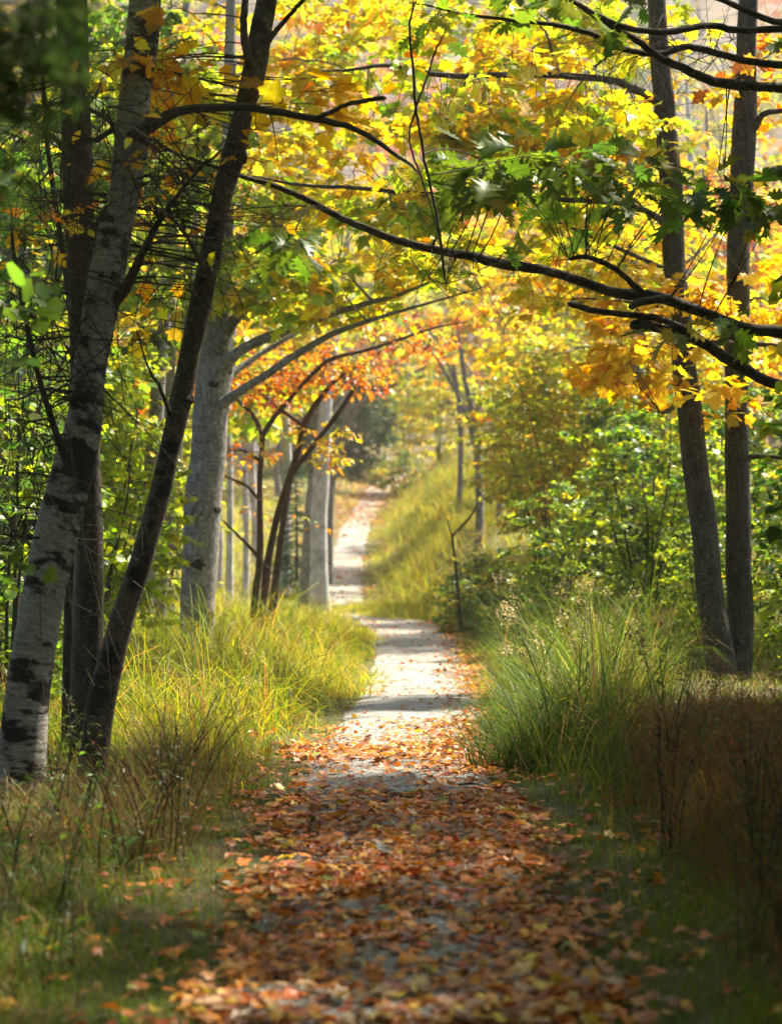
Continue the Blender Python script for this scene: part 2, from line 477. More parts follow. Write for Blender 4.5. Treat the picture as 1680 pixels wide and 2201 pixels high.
def px(lst, d0, d1=None, k=1.0):
    """[(px,py,width_px)] with depth d0..d1 -> (pts, radii)"""
    n = len(lst); d1 = d0 if d1 is None else d1
    ds = np.linspace(d0, d1, n)
    return [P(x, y, d) for (x, y, w), d in zip(lst, ds)], [w * .5 * d / FPX * k for (x, y, w), d in zip(lst, ds)]


def pl(lst, k=1.0):
    """[(px,py,width,depth)]"""
    return [P(x, y, d) for (x, y, w, d) in lst], [w * .5 * d / FPX * k for (x, y, w, d) in lst]


def copy_tree(o, loc, rz=0, s=1.0, label=None, group=None):
    c = o.copy(); COL.objects.link(c)
    c.location = loc; c.rotation_euler = (0, 0, rz); c.scale = (s, s, s)
    if label: c['label'] = label
    if group: c['group'] = group
    for ch in o.children:
        k = ch.copy(); COL.objects.link(k); k.parent = c
    return c

#@@BODY@@
# ------------------------------------------------------------------ world, sun, camera
AZ, EL = math.radians(50), math.radians(54)
to_sun = Vector((math.sin(AZ) * math.cos(EL), math.cos(AZ) * math.cos(EL), math.sin(EL)))
w = bpy.data.worlds.new('World'); scene.world = w; w.use_nodes = True
wt = w.node_tree; wt.nodes.clear()
sk = wt.nodes.new('ShaderNodeTexSky'); sk.sky_type = 'NISHITA'; sk.sun_disc = False
sk.sun_elevation = EL; sk.sun_rotation = AZ; sk.air_density = 1.0; sk.dust_density = 1.5
bg = wt.nodes.new('ShaderNodeBackground'); bg.inputs[1].default_value = .08
wo = wt.nodes.new('ShaderNodeOutputWorld')
wt.links.new(sk.outputs[0], bg.inputs[0]); wt.links.new(bg.outputs[0], wo.inputs[0])
sl = bpy.data.lights.new('sun', 'SUN'); sl.energy = 4.6; sl.angle = math.radians(2.5); sl.color = (1, .885, .67)
so = bpy.data.objects.new('sun', sl); COL.objects.link(so)
so.rotation_euler = to_sun.to_track_quat('Z', 'Y').to_euler(); so.location = (8, 20, 25)

cam = bpy.data.cameras.new('camera'); co = bpy.data.objects.new('camera', cam); COL.objects.link(co)
cam.sensor_fit = 'HORIZONTAL'; cam.sensor_width = 24.0; cam.lens = 24.0 * FPX / 1680.0
co.location = (0, 0, EYE); co.rotation_euler = (math.radians(90) + math.atan((HY - 1100.7) / FPX), 0, 0)
cam.clip_start = .1; cam.clip_end = 600
cam.dof.use_dof = True; cam.dof.focus_distance = 13.0; cam.dof.aperture_fstop = 2.5; cam.dof.aperture_blades = 0
scene.camera = co
scene.view_settings.view_transform = 'Standard'; scene.view_settings.look = 'None'
scene.view_settings.exposure = 2.1; scene.view_settings.gamma = 1.0
cy = scene.cycles
cy.max_bounces = 8; cy.diffuse_bounces = 4; cy.transmission_bounces = 5; cy.glossy_bounces = 2; cy.volume_bounces = 0
cy.use_denoising = True; cy.caustics_reflective = False; cy.caustics_refractive = False
cy.sample_clamp_indirect = 6.0

# ------------------------------------------------------------------ ground, path
def ground_mat():
    m, nt, out = new_mat('forest_soil'); L = nt.links.new
    g = nd(nt, 'ShaderNodeNewGeometry')
    n1 = nd(nt, 'ShaderNodeTexNoise', i_Scale=1.3, i_Detail=5.0); n2 = nd(nt, 'ShaderNodeTexNoise', i_Scale=26.0, i_Detail=6.0, i_Roughness=.7)
    L(g.outputs['Position'], n1.inputs['Vector']); L(g.outputs['Position'], n2.inputs['Vector'])
    a = ramp(nt, n1.outputs[0], [(.35, (.10, .075, .035)), (.5, (.085, .095, .03)), (.66, (.15, .10, .045))])
    b = ramp(nt, n2.outputs[0], [(.3, (.35, .35, .35)), (.55, (1, 1, 1)), (.75, (1.7, 1.5, 1.3))])
    mx = nd(nt, 'ShaderNodeMix', data_type='RGBA', blend_type='MULTIPLY'); mx.inputs[0].default_value = 1
    L(a, mx.inputs[6]); L(b, mx.inputs[7])
    sx = nd(nt, 'ShaderNodeSeparateXYZ'); L(g.outputs['Position'], sx.inputs[0])
    mr = nd(nt, 'ShaderNodeMapRange'); mr.inputs[1].default_value = 82; mr.inputs[2].default_value = 105; L(sx.outputs[1], mr.inputs[0])
    n3 = nd(nt, 'ShaderNodeTexNoise', i_Scale=.55, i_Detail=8.0, i_Roughness=.7); L(g.outputs['Position'], n3.inputs['Vector'])
    h = ramp(nt, n3.outputs[0], [(.32, (.06, .05, .045)), (.48, (.15, .125, .12)), (.6, (.2, .15, .12)), (.72, (.24, .14, .06))])
    m2 = nd(nt, 'ShaderNodeMix', data_type='RGBA'); L(mr.outputs[0], m2.inputs[0]); L(mx.outputs[2], m2.inputs[6]); L(h, m2.inputs[7])
    bs = nd(nt, 'ShaderNodeBsdfPrincipled', i_Roughness=.95); L(m2.outputs[2], bs.inputs['Base Color'])
    bp = nd(nt, 'ShaderNodeBump', i_Strength=.7, i_Distance=.04); L(n2.outputs[0], bp.inputs['Height']); L(bp.outputs[0], bs.inputs['Normal'])
    L(bs.outputs[0], out.inputs[0]); return m


def path_mat():
    m, nt, out = new_mat('gravel'); L = nt.links.new
    g = nd(nt, 'ShaderNodeNewGeometry')
    v = nd(nt, 'ShaderNodeTexVoronoi', i_Scale=75.0); n1 = nd(nt, 'ShaderNodeTexNoise', i_Scale=2.2, i_Detail=6.0, i_Roughness=.6); n2 = nd(nt, 'ShaderNodeTexNoise', i_Scale=110.0, i_Detail=3.0)
    for q in (v, n1, n2): L(g.outputs['Position'], q.inputs['Vector'])
    a = ramp(nt, n1.outputs[0], [(.32, (.19, .18, .165)), (.5, (.30, .295, .29)), (.7, (.39, .385, .385))])
    sc = nd(nt, 'ShaderNodeSeparateColor'); L(v.outputs['Color'], sc.inputs[0])
    b = ramp(nt, sc.outputs[0], [(.0, (.45, .45, .45)), (.5, (.95, .95, .95)), (1, (1.5, 1.5, 1.5))])
    mx = nd(nt, 'ShaderNodeMix', data_type='RGBA', blend_type='MULTIPLY'); mx.inputs[0].default_value = 1
    L(a, mx.inputs[6]); L(b, mx.inputs[7])
    bs = nd(nt, 'ShaderNodeBsdfPrincipled', i_Roughness=.8); L(mx.outputs[2], bs.inputs['Base Color'])
    bp = nd(nt, 'ShaderNodeBump', i_Strength=.9, i_Distance=.02)
    L(v.outputs['Distance'], bp.inputs['Height']); L(bp.outputs[0], bs.inputs['Normal'])
    L(bs.outputs[0], out.inputs[0]); return m


def grid(xs, ys, zf):
    X, Y = np.meshgrid(xs, ys); V = np.stack([X, Y, zf(X, Y)], -1).reshape(-1, 3)
    ny, nx = X.shape; i = np.arange(ny - 1)[:, None] * nx + np.arange(nx - 1)[None]
    return V, np.stack([i, i + 1, i + nx + 1, i + nx], -1).reshape(-1, 4)


xs = np.concatenate([np.arange(-70, -9, 3.0), np.arange(-9, 9.01, .15), np.arange(12, 71, 3.0)])
ys = np.concatenate([np.arange(-14, 48, .18), np.arange(48, 100, .6), np.arange(100, 231, 3.0)])
V, F = grid(xs, ys, ground)
tag(link('ground', raw_mesh('ground', V, F, ground_mat())), kind='structure')
yy = np.arange(-6, 82, .07); ss = np.linspace(-1, 1, 15)
Y, S = np.meshgrid(yy, ss, indexing='ij')
hw = PW * (1 - .24 * sstep(31, 35, Y)) * (1 + (.10 + .10 * sstep(30, 36, Y))  * wav(yy, yy * .3, 1.3)[:, None] + 0 * S) + .03 * wav(Y * 3, S * 2 + 4, 1.5)
X = pathx(Y) + S * hw
Z = ground(X, Y) + .022 - .03 * np.abs(S) ** 6
i = np.arange(len(yy) - 1)[:, None] * 15 + np.arange(14)[None]
tag(link('gravel_path', raw_mesh('gravel_path', np.stack([X, Y, Z], -1).reshape(-1, 3), np.stack([i, i + 1, i + 16, i + 15], -1).reshape(-1, 4), path_mat())), kind='structure')

# ------------------------------------------------------------------ grass
GC = {'lush': [((.08, .15, .012), 5), ((.13, .20, .015), 4), ((.22, .26, .02), 3), ((.34, .31, .05), 1.3), ((.34, .20, .05), .7)],
      'gold': [((.27, .32, .012), 5), ((.42, .39, .02), 5), ((.48, .39, .05), 2.5), ((.50, .29, .035), 2), ((.38, .17, .035), .8), ((.13, .22, .015), 3)],
      'dry': [((.30, .19, .08), 4), ((.24, .13, .06), 3), ((.40, .30, .12), 3), ((.16, .2, .03), 3), ((.10, .17, .02), 2)],
      'verge': [((.10, .18, .012), 4), ((.17, .25, .013), 4), ((.24, .28, .03), 2), ((.30, .2, .05), 1)],
      'straw': [((.52, .44, .12), 3), ((.44, .43, .05), 5), ((.34, .38, .03), 5), ((.24, .30, .04), 2), ((.5, .33, .12), 1)],
      'dark': [((.05, .11, .015), 4), ((.08, .14, .02), 3), ((.12, .15, .03), 2), ((.22, .15, .06), 1.5)]}


def grass(name, label, n, y0, y1, accept, hfun, pal, wid, bend=(.5, 2.0), near_pow=1.0, tuft=.16, xlim=None):
    # roots in tufts; even density over the strip of ground in and just beside the view
    k = n // 9
    y = y0 + (y1 - y0) * U(0, 1, k) ** near_pow
    half = .175 * y + .9 if xlim is None else xlim
    x = U(-1, 1, k) * half
    s = x - pathx(y)
    ok = U(0, 1, k) < accept(s, y, x)
    x, y = x[ok], y[ok]; k = len(x)
    tl = U(0, 6.28, k); th = np.exp(rng.normal(0, .22, k)); c0 = pick(pal, k)
    I = np.repeat(np.arange(k), 9); m = len(I)
    ro = tuft * np.sqrt(U(0, 1, m)); ra = U(0, 6.28, m)
    bx = x[I] + ro * np.cos(ra); by = y[I] + ro * np.sin(ra); bz = ground(bx, by) - .01
    h = hfun(bx - pathx(by), by) * th[I] * U(.5, 1.2, m)
    la = np.where(U(0, 1, m) < .5, ra, tl[I]) + rng.normal(0, .5, m)
    be = U(bend[0], bend[1], m); a0 = np.abs(rng.normal(.12, .16, m))
    LV = 5; t = np.linspace(0, 1, LV)
    ang = a0[:, None] + be[:, None] * t[None] ** 1.4
    st = h[:, None] / (LV - 1)
    hor = np.cumsum(np.concatenate([np.zeros((m, 1)), (np.sin(ang) * st)[:, 1:]], 1), 1)
    ver = np.cumsum(np.concatenate([np.zeros((m, 1)), (np.cos(ang) * st)[:, 1:]], 1), 1)
    C = np.stack([bx[:, None] + hor * np.cos(la)[:, None], by[:, None] + hor * np.sin(la)[:, None], bz[:, None] + ver], -1)
    wa = la + np.pi / 2 + rng.normal(0, .5, m)
    W = (np.stack([np.cos(wa), np.sin(wa), rng.normal(0, .2, m)], -1) * (wid * U(.5, 1.3, m))[:, None])[:, None] * (1 - t ** 1.6)[None, :, None] * .5
    W[:, -1] = W[:, 0] * .06
    V = np.stack([C - W, C + W], 2).reshape(-1, 3)
    b = (np.arange(m) * LV * 2)[:, None]; j = (np.arange(LV - 1) * 2)[None]
    F = np.stack([b + j, b + j + 1, b + j + 3, b + j + 2], -1).reshape(-1, 4)
    c = np.where(U(0, 1, (m, 1)) < .6, c0[I], pick(pal, m)); c = jit(c, .2, .06)
    o = link(name, raw_mesh(name, V, F, M_GRASS, col=np.repeat(c, LV * 2, 0)))
    return tag(o, label, 'grass', None, 'stuff')


nz = lambda x, y: .5 + .5 * wav(x, y, 1.6, 3)
grass('verge_grass', 'short green grass along both edges of the gravel path', 190000, 5, 30, lambda s, y, x: ((np.abs(s) > .47) & (np.abs(s) < 1.35)) * (.55 + .45 * nz(x * 2, y * 2)),
      lambda s, y: .05 + .05 * sstep(.5, 1.1, np.abs(s)), GC['verge'], .0045, (.2, 1.2), 1.25, .08)
grass('verge_grass', 'short pale grass on the path edges further along', 60000, 14, 38, lambda s, y, x: ((np.abs(s) > .44) & (np.abs(s) < 1.3)) * (.5 + .5 * nz(x * 2, y * 2)),
      lambda s, y: .05 + .09 * sstep(.45, 1.0, np.abs(s)), GC['verge'] + GC['gold'], .009, (.3, 1.6), 1.0, .1)
grass('grass_tongue', 'low grass growing into the path from its left edge', 16000, 17.2, 28.5, lambda s, y, x: ((s < np.where(y < 22, -.06 - .2 * np.abs(y - 19.2), -.2 - .12 * np.abs(y - 26))) & (s > -.9)) * 1.0,
      lambda s, y: .05 + .12 * sstep(.1, .7, -s), GC['gold'], .007, (.4, 2.0), 1.0, .09, 1.2)
grass('grass_tongue', 'low leafy grass narrowing the path from its right edge', 12000, 17.0, 25.5, lambda s, y, x: ((s > np.where(y < 20.5, .26 + .16 * np.abs(y - 18.6), .34 + .1 * np.abs(y - 23.5))) & (s < .9)) * .8,
      lambda s, y: .04 + .14 * sstep(.2, .8, s), GC['gold'] + [((.36, .16, .04), 4)], .007, (.6, 2.6), 1.0, .09, 1.3)
grass('tall_grass', 'tall yellow-green grass leaning over the left edge of the path', 90000, 9, 31,
      lambda s, y, x: (s < -.62) * sstep(-.60, -.85, s) * sstep(10.4, 12.2, y) * (.35 + .65 * nz(x, y)), lambda s, y: (.18 + .52 * sstep(.58, 1.05, -s)) * (.65 + .45 * sstep(11, 14, y)) * (.65 + .7 * nz(s * 2 + 1, y * 1.5)) * (1 - .45 * sstep(24, 31, y)),
      GC['gold'] + GC['lush'][:3] + [((.30, .15, .05), 3)], .0065, (.8, 3.0), 1.1)
grass('tall_grass', 'tall dark green and brown grass right of the path', 120000, 9.5, 31,
      lambda s, y, x: sstep(.58, .75, s - .36 * (1 - sstep(9.8, 12.2, y))) * (.35 + .65 * nz(x + 3, y)), lambda s, y: (.2 + .65 * sstep(.55, 1.1, s - .3 * (1 - sstep(9.8, 12, y)))) * (1 - .35 * sstep(22, 30, y)) * (1 - .9 * sstep(.112, .135, (s + .2) / y) * (1 - sstep(18.5, 20, y))) * (.7 + .6 * nz(s * 2 + 4, y * 1.5)),
      GC['lush'] + [((.30, .18, .07), 3), ((.06, .13, .02), 4)], .0065, (.6, 2.4), 1.1)
grass('grass_clump', 'dense dark green clump of long grass at the right edge of the path', 12000, 11.9, 14.9, lambda s, y, x: sstep(.50, .62, s) * (1 - sstep(.95, 1.2, s)) * (1 - .6 * sstep(13.8, 14.6, y)), lambda s, y: .38 + .34 * sstep(.5, .8, s),
      [((.04, .085, .012), 5), ((.06, .12, .014), 4), ((.11, .17, .018), 2), ((.26, .2, .05), 1)], .008, (.8, 2.7), 1, .14, 1.5)
grass('bank_grass', 'pale feathery grass covering the rising bank beyond the bend', 100000, 30, 62,
      lambda s, y, x: (np.abs(s) > .40 + .16 * wav(y * .9, s + y * .2, 1.3)) * (.4 + .6 * nz(x, y)), lambda s, y: np.where(s > 0, .16 + .45 * sstep(.35, 1.1, s), .10 + .25 * sstep(.9, 2.2, -s)) * (.35 + 1.1 * nz(s * 1.7 + y, y * 1.3)), GC['straw'] + GC['gold'], .012, (.6, 2.9), .9, .32)
grass('bend_grass', 'grass hiding the path where it jogs left at the bend', 15000, 31.2, 36.5, lambda s, y, x: ((s > -.30 + .12 * (36 - y) - .4) & (s < .9)) * sstep(31.2, 32, y) * (1 - sstep(35, 36.5, y)),
      lambda s, y: .10 + .16 * sstep(-.4, .3, s), GC['straw'] + GC['gold'], .012, (.6, 2.6), 1, .2, 1.6)
grass('thatch', 'flattened dead grass stems in the verges beside the path', 16000, 5.5, 22, lambda s, y, x: (np.abs(s) > .56) * (.3 + .7 * nz(x * 3, y * 3)),
      lambda s, y: .10 + .16 * sstep(.6, 1.3, np.abs(s)), GC['dry'] + [((.34, .24, .12), 4)], .005, (2.2, 3.6), 1.2, .16)
grass('wood_floor_grass', 'low brownish grass on the floor of the far wood', 26000, 60, 95,
      lambda s, y, x: (np.abs(s) > .6) * 1.0, lambda s, y: .3 + 0 * s, GC['straw'] + GC['dry'], .03, (.6, 2.0), 1, .4)
grass('weedy_grass', 'dark tangled grass in the shade at the left of the path', 36000, 5, 13,
      lambda s, y, x: (s < -.66) * sstep(-.66, -.95, s) * (.4 + .6 * nz(x + 7, y)), lambda s, y: (.05 + .15 * sstep(.65, 1.2, -s)) * (.8 + .5 * nz(y * 2, s * 2)), GC['dark'] + GC['dry'], .0055, (1.0, 3.2), 1.1, .12)  # dark palette puts part of the corner's shade into the blades
grass('dry_grass', 'reddish brown dry grass drooping beside the leaning tree', 48000, 8.4, 12.5, lambda s, y, x: sstep(-.72, -.9, s) * (.3 + .7 * nz(x * 2, y * 2)), lambda s, y: .08 + .33 * sstep(.75, 1.0, -s) * (1 - .75 * sstep(1.2, 1.5, -s)),
      [((.16, .08, .03), 4), ((.11, .065, .025), 4), ((.24, .17, .05), 2), ((.10, .14, .02), 4)], .0045, (.9, 3.0), 1, .14)
grass('dry_grass', 'brown dry grass in the shade at the right of the path', 100000, 5, 13.5,
      lambda s, y, x: sstep(.92, 1.12, s) * (.4 + .6 * nz(x + 9, y)), lambda s, y: (.08 + .50 * sstep(.95, 1.3, s)) * (.6 + .7 * nz(s * 3, y * 2)), [((.20, .09, .022), 5), ((.13, .06, .018), 4), ((.26, .15, .04), 2), ((.10, .13, .015), 3)], .004, (.9, 3.0), 1.1, .16)

# ------------------------------------------------------------------ fallen leaves
def litter_density(s, y):
    wl = .50 + .16 * sstep(8.5, 11, y); wr = .60 - .05 * sstep(9, 12, y)
    edge = np.exp(-(np.abs(s) / (np.where(s < 0, wl, wr) + .07 * wav(y * 3, s, 1.4))) ** 7)
    near = (1 - sstep(10.3, 11.2, y)) * edge
    thin = 1 - .75 * np.exp(-(((s + .18) / .30) ** 2 + ((y - 9.6) / .6) ** 2)) - .85 * np.exp(-(((s + .02) / .24) ** 2 + ((y - 6.3) / .75) ** 2)) - .7 * np.exp(-(((s - .12) / .2) ** 2 + ((y - 7.5) / .35) ** 2)) - .6 * np.exp(-(((s + .1) / .4) ** 2 + ((y - 11.4) / .5) ** 2))
    band = .6 * np.exp(-((y - 12.9) / .4) ** 2) * edge
    rightside = .5 * np.exp(-((s - .5) / .22) ** 2) * sstep(11, 13, y) * (1 - sstep(29, 32, y))
    verge = .05 * np.exp(-(np.abs(s) / 1.3) ** 4) * (1 - sstep(12, 16, y))
    sprinkle = .06 * np.exp(-(np.abs(s) / .6) ** 4)
    far = .55 * np.exp(-((y - 20.5) / 2.6) ** 2) * np.exp(-((s - .42) / .22) ** 2) + .5 * sstep(55, 60, y) * np.exp(-(s / 1.2) ** 2) + .35 * sstep(.1, .5, wav(s * .5, y * .55, 1.2)) * sstep(36, 39, y) * np.exp(-(s / .8) ** 2)
    return np.clip(near * np.clip(thin, .08, 1) * np.clip(.62 + .75 * wav(s * 3.2, y * 3.2, 1.2), .1, 1) + band + rightside + verge + sprinkle + far, 0, 1)


def litter_pts(n, y0, y1, pw=1.3):
    y = y0 + (y1 - y0) * U(0, 1, n) ** pw; s = U(-1.6, 1.6, n)
    ok = U(0, 1, n) < litter_density(s, y)
    y, s = y[ok], s[ok]; x = pathx(y) + s
    return x, y


lb = LB()
for (n, y0, y1, pw) in ((62000, 4.6, 15, 1.0), (20000, 15, 34, 1.2), (22000, 36, 84, 1)):
    x, y = litter_pts(n, y0, y1, pw); m = len(x)
    z = ground(x, y) + .024 + U(0, .018, m)
    a = U(0, 6.28, m)
    lb.add(np.stack([x, y, z], -1), np.stack([np.cos(a), np.sin(a), rng.normal(0, .22, m)], -1), A(0, 0, 1) + rng.normal(0, .3, (m, 3)), U(.022, .068, m) * (1.6 if y0 > 35 else 1), jit(pick(LITTER, m), .25, .08))
tag(lb.build('leaf_litter', fan([(0, 0), (.33, .02), (.26, .2), (.54, .47), (.22, .54), (.18, .76), (0, 1.0)], .32, .6, .45), M_LITTER), 'carpet of small rust and orange fallen leaves over the path', 'leaf litter', None, 'stuff')
shapes = []
FL = [('orange', (.55, .22, .03)), ('rust red', (.40, .10, .03)), ('yellow', (.62, .42, .04)), ('tan', (.50, .32, .17)), ('brown', (.26, .12, .055))]
for nm, c in FL:
    for q in range(3):
        b = LB(); b.add(np.zeros((1, 3)), A(0, 1, 0)[None], A(0, 0, 1)[None], 1.0, np.array([c]) * U(.85, 1.15))
        TV, TF = fan([(0, 0), (.14, -.05), (.34, .02), (.30, .12), (.27, .2), (.42, .3), (.56, .47), (.40, .50), (.22, .54), (.27, .70), (.13, .80), (0, 1.0)], .32, U(.2, .6), U(-.1, .5))
        V, F, C = b.arrays((TV, TF))
        ml = MB(); ml.sticks(A(0, .05, 0), A(0, -.2, .05), A(U(-.1, .1), -.5, .02), .012, .008)
        shapes.append((nm, raw_mesh('fallen_leaf', V - A(0, .3, 0), F, M_LITTER, col=C)))
n_ind = 0
x, y = litter_pts(9000, 5.7, 9.2, 1.5)
for i in np.argsort(y)[:4000]:
    if n_ind >= 230: break
    if abs(x[i]) > .172 * y[i] + .05 or U(0, 1) > .42: continue
    nm, me = shapes[int(rng.choice(15))]
    s = x[i] - pathx(y[i])
    side = 'on the leaf-covered middle of the path' if abs(s) < .33 else ('on the grassy left edge of the path' if s < 0 else 'on the grassy right edge of the path')
    o = link('fallen_leaf', me)
    o.location = (x[i], y[i], float(ground(x[i], y[i])) + .05); o.scale = (U(.042, .07),) * 3
    o.rotation_euler = (rng.normal(0, .3), rng.normal(0, .3), U(0, 6.28))
    tag(o, f'single {nm} fallen maple leaf lying {side}', 'leaf', f'{nm} fallen leaves {side}')
    n_ind += 1

# ------------------------------------------------------------------ main trees
birch = px([(34, 1810, 165), (38, 1760, 132), (46, 1650, 114), (60, 1480, 100), (90, 1300, 98), (122, 1150, 102), (160, 1000, 98), (182, 900, 86), (190, 800, 80), (208, 700, 84), (228, 600, 88), (246, 500, 80), (270, 400, 74),
            (281, 300, 78), (290, 200, 72), (302, 100, 75), (310, 0, 72), (322, -200, 66), (350, -500, 55), (400, -900, 35)], 10.2, 10.7, .93)
bl = [px([(300, 290, 40), (335, 262, 28), (400, 235, 20), (530, 230, 18), (680, 255, 16), (770, 280, 13), (870, 345, 8), (900, 372, 4)], 10.4, 9.9),
      px([(675, 254, 13), (700, 245, 11), (740, 225, 10), (800, 212, 11), (830, 208, 9)], 10.05, 9.9),
      px([(235, 660, 26), (268, 620, 24), (305, 545, 18), (345, 470, 12), (420, 370, 8), (480, 320, 5)], 10.45, 10.0),
      px([(205, 300, 14), (240, 265, 10), (150, 205, 9), (90, 120, 7), (60, 60, 5)][::1], 10.6, 10.2),
      px([(150, 1010, 22), (110, 900, 16), (70, 760, 12), (40, 600, 10), (20, 480, 7)], 10.3, 9.8)]
tree('birch_tree', 'leaning white birch with dark bark bands at the left of the path', 'tree', [birch], bl,
     [vol(330, 330, 10.4, 260, 240, .5, 26, GOLD, 1, .075, .34), vol(110, 760, 10.3, 130, 330, .4, 60, GREEN, 0, .07, .55, .0065), vol(130, 300, 10.4, 150, 230, .4, 52, GREEN, 0, .07, .55, .0065), vol(390, 420, 10.3, 130, 250, .35, 48, GREEN, 0, .07, .5, .006), vol(90, 1120, 10.6, 110, 120, .4, 26, GREEN, 0, .07, .5, .006),
      vol(520, 480, 10.6, 160, 160, .4, 9, GOLD, 1, .08, .3), vol(330, -620, 10.8, 700, 260, 1.6, 70, GREEN, 26, .085, .4)],
     B_BIRCH, M_SHRUB, OVAL, sub=2, twig_r=.0028, twigmat=B_TWIG, per_limb=12, limbmat=B_TWIG,
     knots=[(P(235, 585, 10.3), (.2, -1, .2), .05), (P(175, 880, 10.25), (.1, -1, .1), .022), (P(158, 948, 10.25), (-.2, -1, 0), .045), (P(300, 268, 10.3), (.7, -.7, .3), .07)])

t2 = px([(182, 1780, 100), (184, 1700, 76), (186, 1500, 70), (192, 1200, 62), (188, 1000, 60), (178, 700, 62), (168, 400, 66), (160, 200, 62), (152, 0, 66), (148, -300, 60), (150, -900, 40)], 11.6)
t2b = px([(148, 1760, 30), (142, 1690, 26), (146, 1450, 23), (150, 1250, 22), (158, 1050, 20), (166, 850, 18), (150, 650, 15), (120, 450, 12), (95, 250, 10), (90, 50, 8)], 11.9)
tree('dark_tree', 'straight dark-barked tree standing just behind the leaning birch', 'tree', [t2, t2b],
     [px([(195, 520, 16), (230, 440, 12), (290, 350, 9), (330, 250, 6)], 11.6, 11.2), px([(160, 330, 18), (120, 300, 13), (60, 255, 9), (10, 250, 6)], 11.6, 11.3)],
     [vol(60, 350, 12.0, 130, 260, .5, 16, GREEN, 8, .11, .34), vol(60, 900, 12.4, 110, 300, .5, 22, GREEN, 4, .09, .34), vol(150, -560, 11.8, 800, 330, 2.0, 90, GREEN + GOLD[:2], 26, .13, .4)],
     B_DARK, M_MAPLE, MAPLE_LO, twigmat=B_TWIG)

t3 = px([(178, 1800, 98), (186, 1750, 74), (196, 1680, 64), (218, 1520, 60), (258, 1340, 52), (305, 1200, 47), (345, 1060, 47), (366, 960, 45), (386, 870, 50), (408, 760, 46), (430, 650, 50), (454, 530, 45), (478, 420, 44), (502, 335, 50),
         (520, 250, 43), (545, 150, 50), (560, 60, 46), (575, -20, 42), (600, -250, 34), (640, -600, 22)], 10.7)
tree('leaning_tree', 'slender dark tree with knotty bark leaning right across the left side', 'tree', [t3],
     [px([(548, 165, 28), (532, 118, 19), (523, 60, 17), (526, -20, 14), (520, -150, 10)], 10.7, 10.4), px([(572, 90, 16), (600, 55, 11), (645, 5, 9), (700, -60, 7)], 10.7, 10.4),
      px([(440, 590, 14), (420, 540, 9), (380, 480, 8), (330, 440, 6)], 10.6, 10.0), px([(365, 890, 11), (345, 835, 7), (318, 790, 5), (290, 700, 4)], 10.6, 10.2)],
     [vol(420, 150, 10.9, 200, 150, .5, 20, GOLD, 7, .12, .3), vol(60, 470, 10.9, 70, 120, .4, 6, GOLD, 5, .11, .3), vol(340, 380, 10.8, 60, 160, .3, 8, GOLD + ORANGE[:1], 5, .12, .3), vol(690, 210, 10.7, 90, 60, .3, 5, GOLD, 6, .13, .26), vol(330, 650, 10.9, 130, 120, .4, 5, GOLD, 3, .11, .3), vol(600, -420, 10.8, 500, 260, 1.4, 60, YELGRN, 26, .13, .4), dict(c=A(.25, 12.2, 5.5), r=A(.95, 1.0, .7), n=50, pal=GREEN + YELGRN[:2], lpc=26, size=.13, reach=.4)],  # last volume: foliage added above the view to shade the left verge
     B_BROWN, M_MAPLE, MAPLE, twigmat=B_TWIG,
     knots=[(P(390, 850, 10.6), (.9, -.5, 0), .04), (P(515, 330, 10.6), (.9, -.4, .1), .045), (P(345, 1010, 10.55), (-.5, -.8, 0), .03), (P(245, 1395, 10.55), (.3, -1, 0), .04), (P(310, 1180, 10.6), (.2, -1, 0), .028), (P(432, 545, 10.6), (.8, -.5, 0), .03)])

t4 = px([(414, 1460, 100), (418, 1420, 84), (422, 1380, 77), (426, 1290, 77), (430, 1180, 78), (438, 1080, 79), (446, 980, 74), (451, 900, 74), (458, 830, 77), (464, 775, 78), (469, 725, 62), (473, 660, 46), (478, 580, 40), (484, 500, 36), (488, 400, 32), (492, 250, 28), (495, 50, 22), (500, -200, 16)], 21)
l4 = [px([(468, 760, 36), (490, 708, 26), (520, 668, 23), (560, 632, 21), (605, 590, 19), (640, 540, 12), (700, 470, 7), (760, 400, 4)], 20.9, 20.2),
      px([(478, 790, 34), (505, 762, 24), (540, 740, 22), (585, 722, 21), (640, 702, 17), (720, 672, 14), (800, 648, 12), (860, 632, 9), (960, 590, 5)], 20.8, 19.6),
      px([(478, 868, 26), (520, 838, 19), (570, 806, 17), (620, 772, 16), (700, 725, 14), (760, 700, 11), (860, 668, 8), (960, 640, 5), (1050, 612, 3)], 20.8, 19.4),
      px([(482, 815, 20), (530, 780, 14), (600, 735, 12), (680, 690, 10), (760, 640, 7)], 21, 21.6),
      px([(402, 1215, 17), (388, 1192, 14), (372, 1178, 13), (358, 1168, 9)], 20.9, 20.6)]
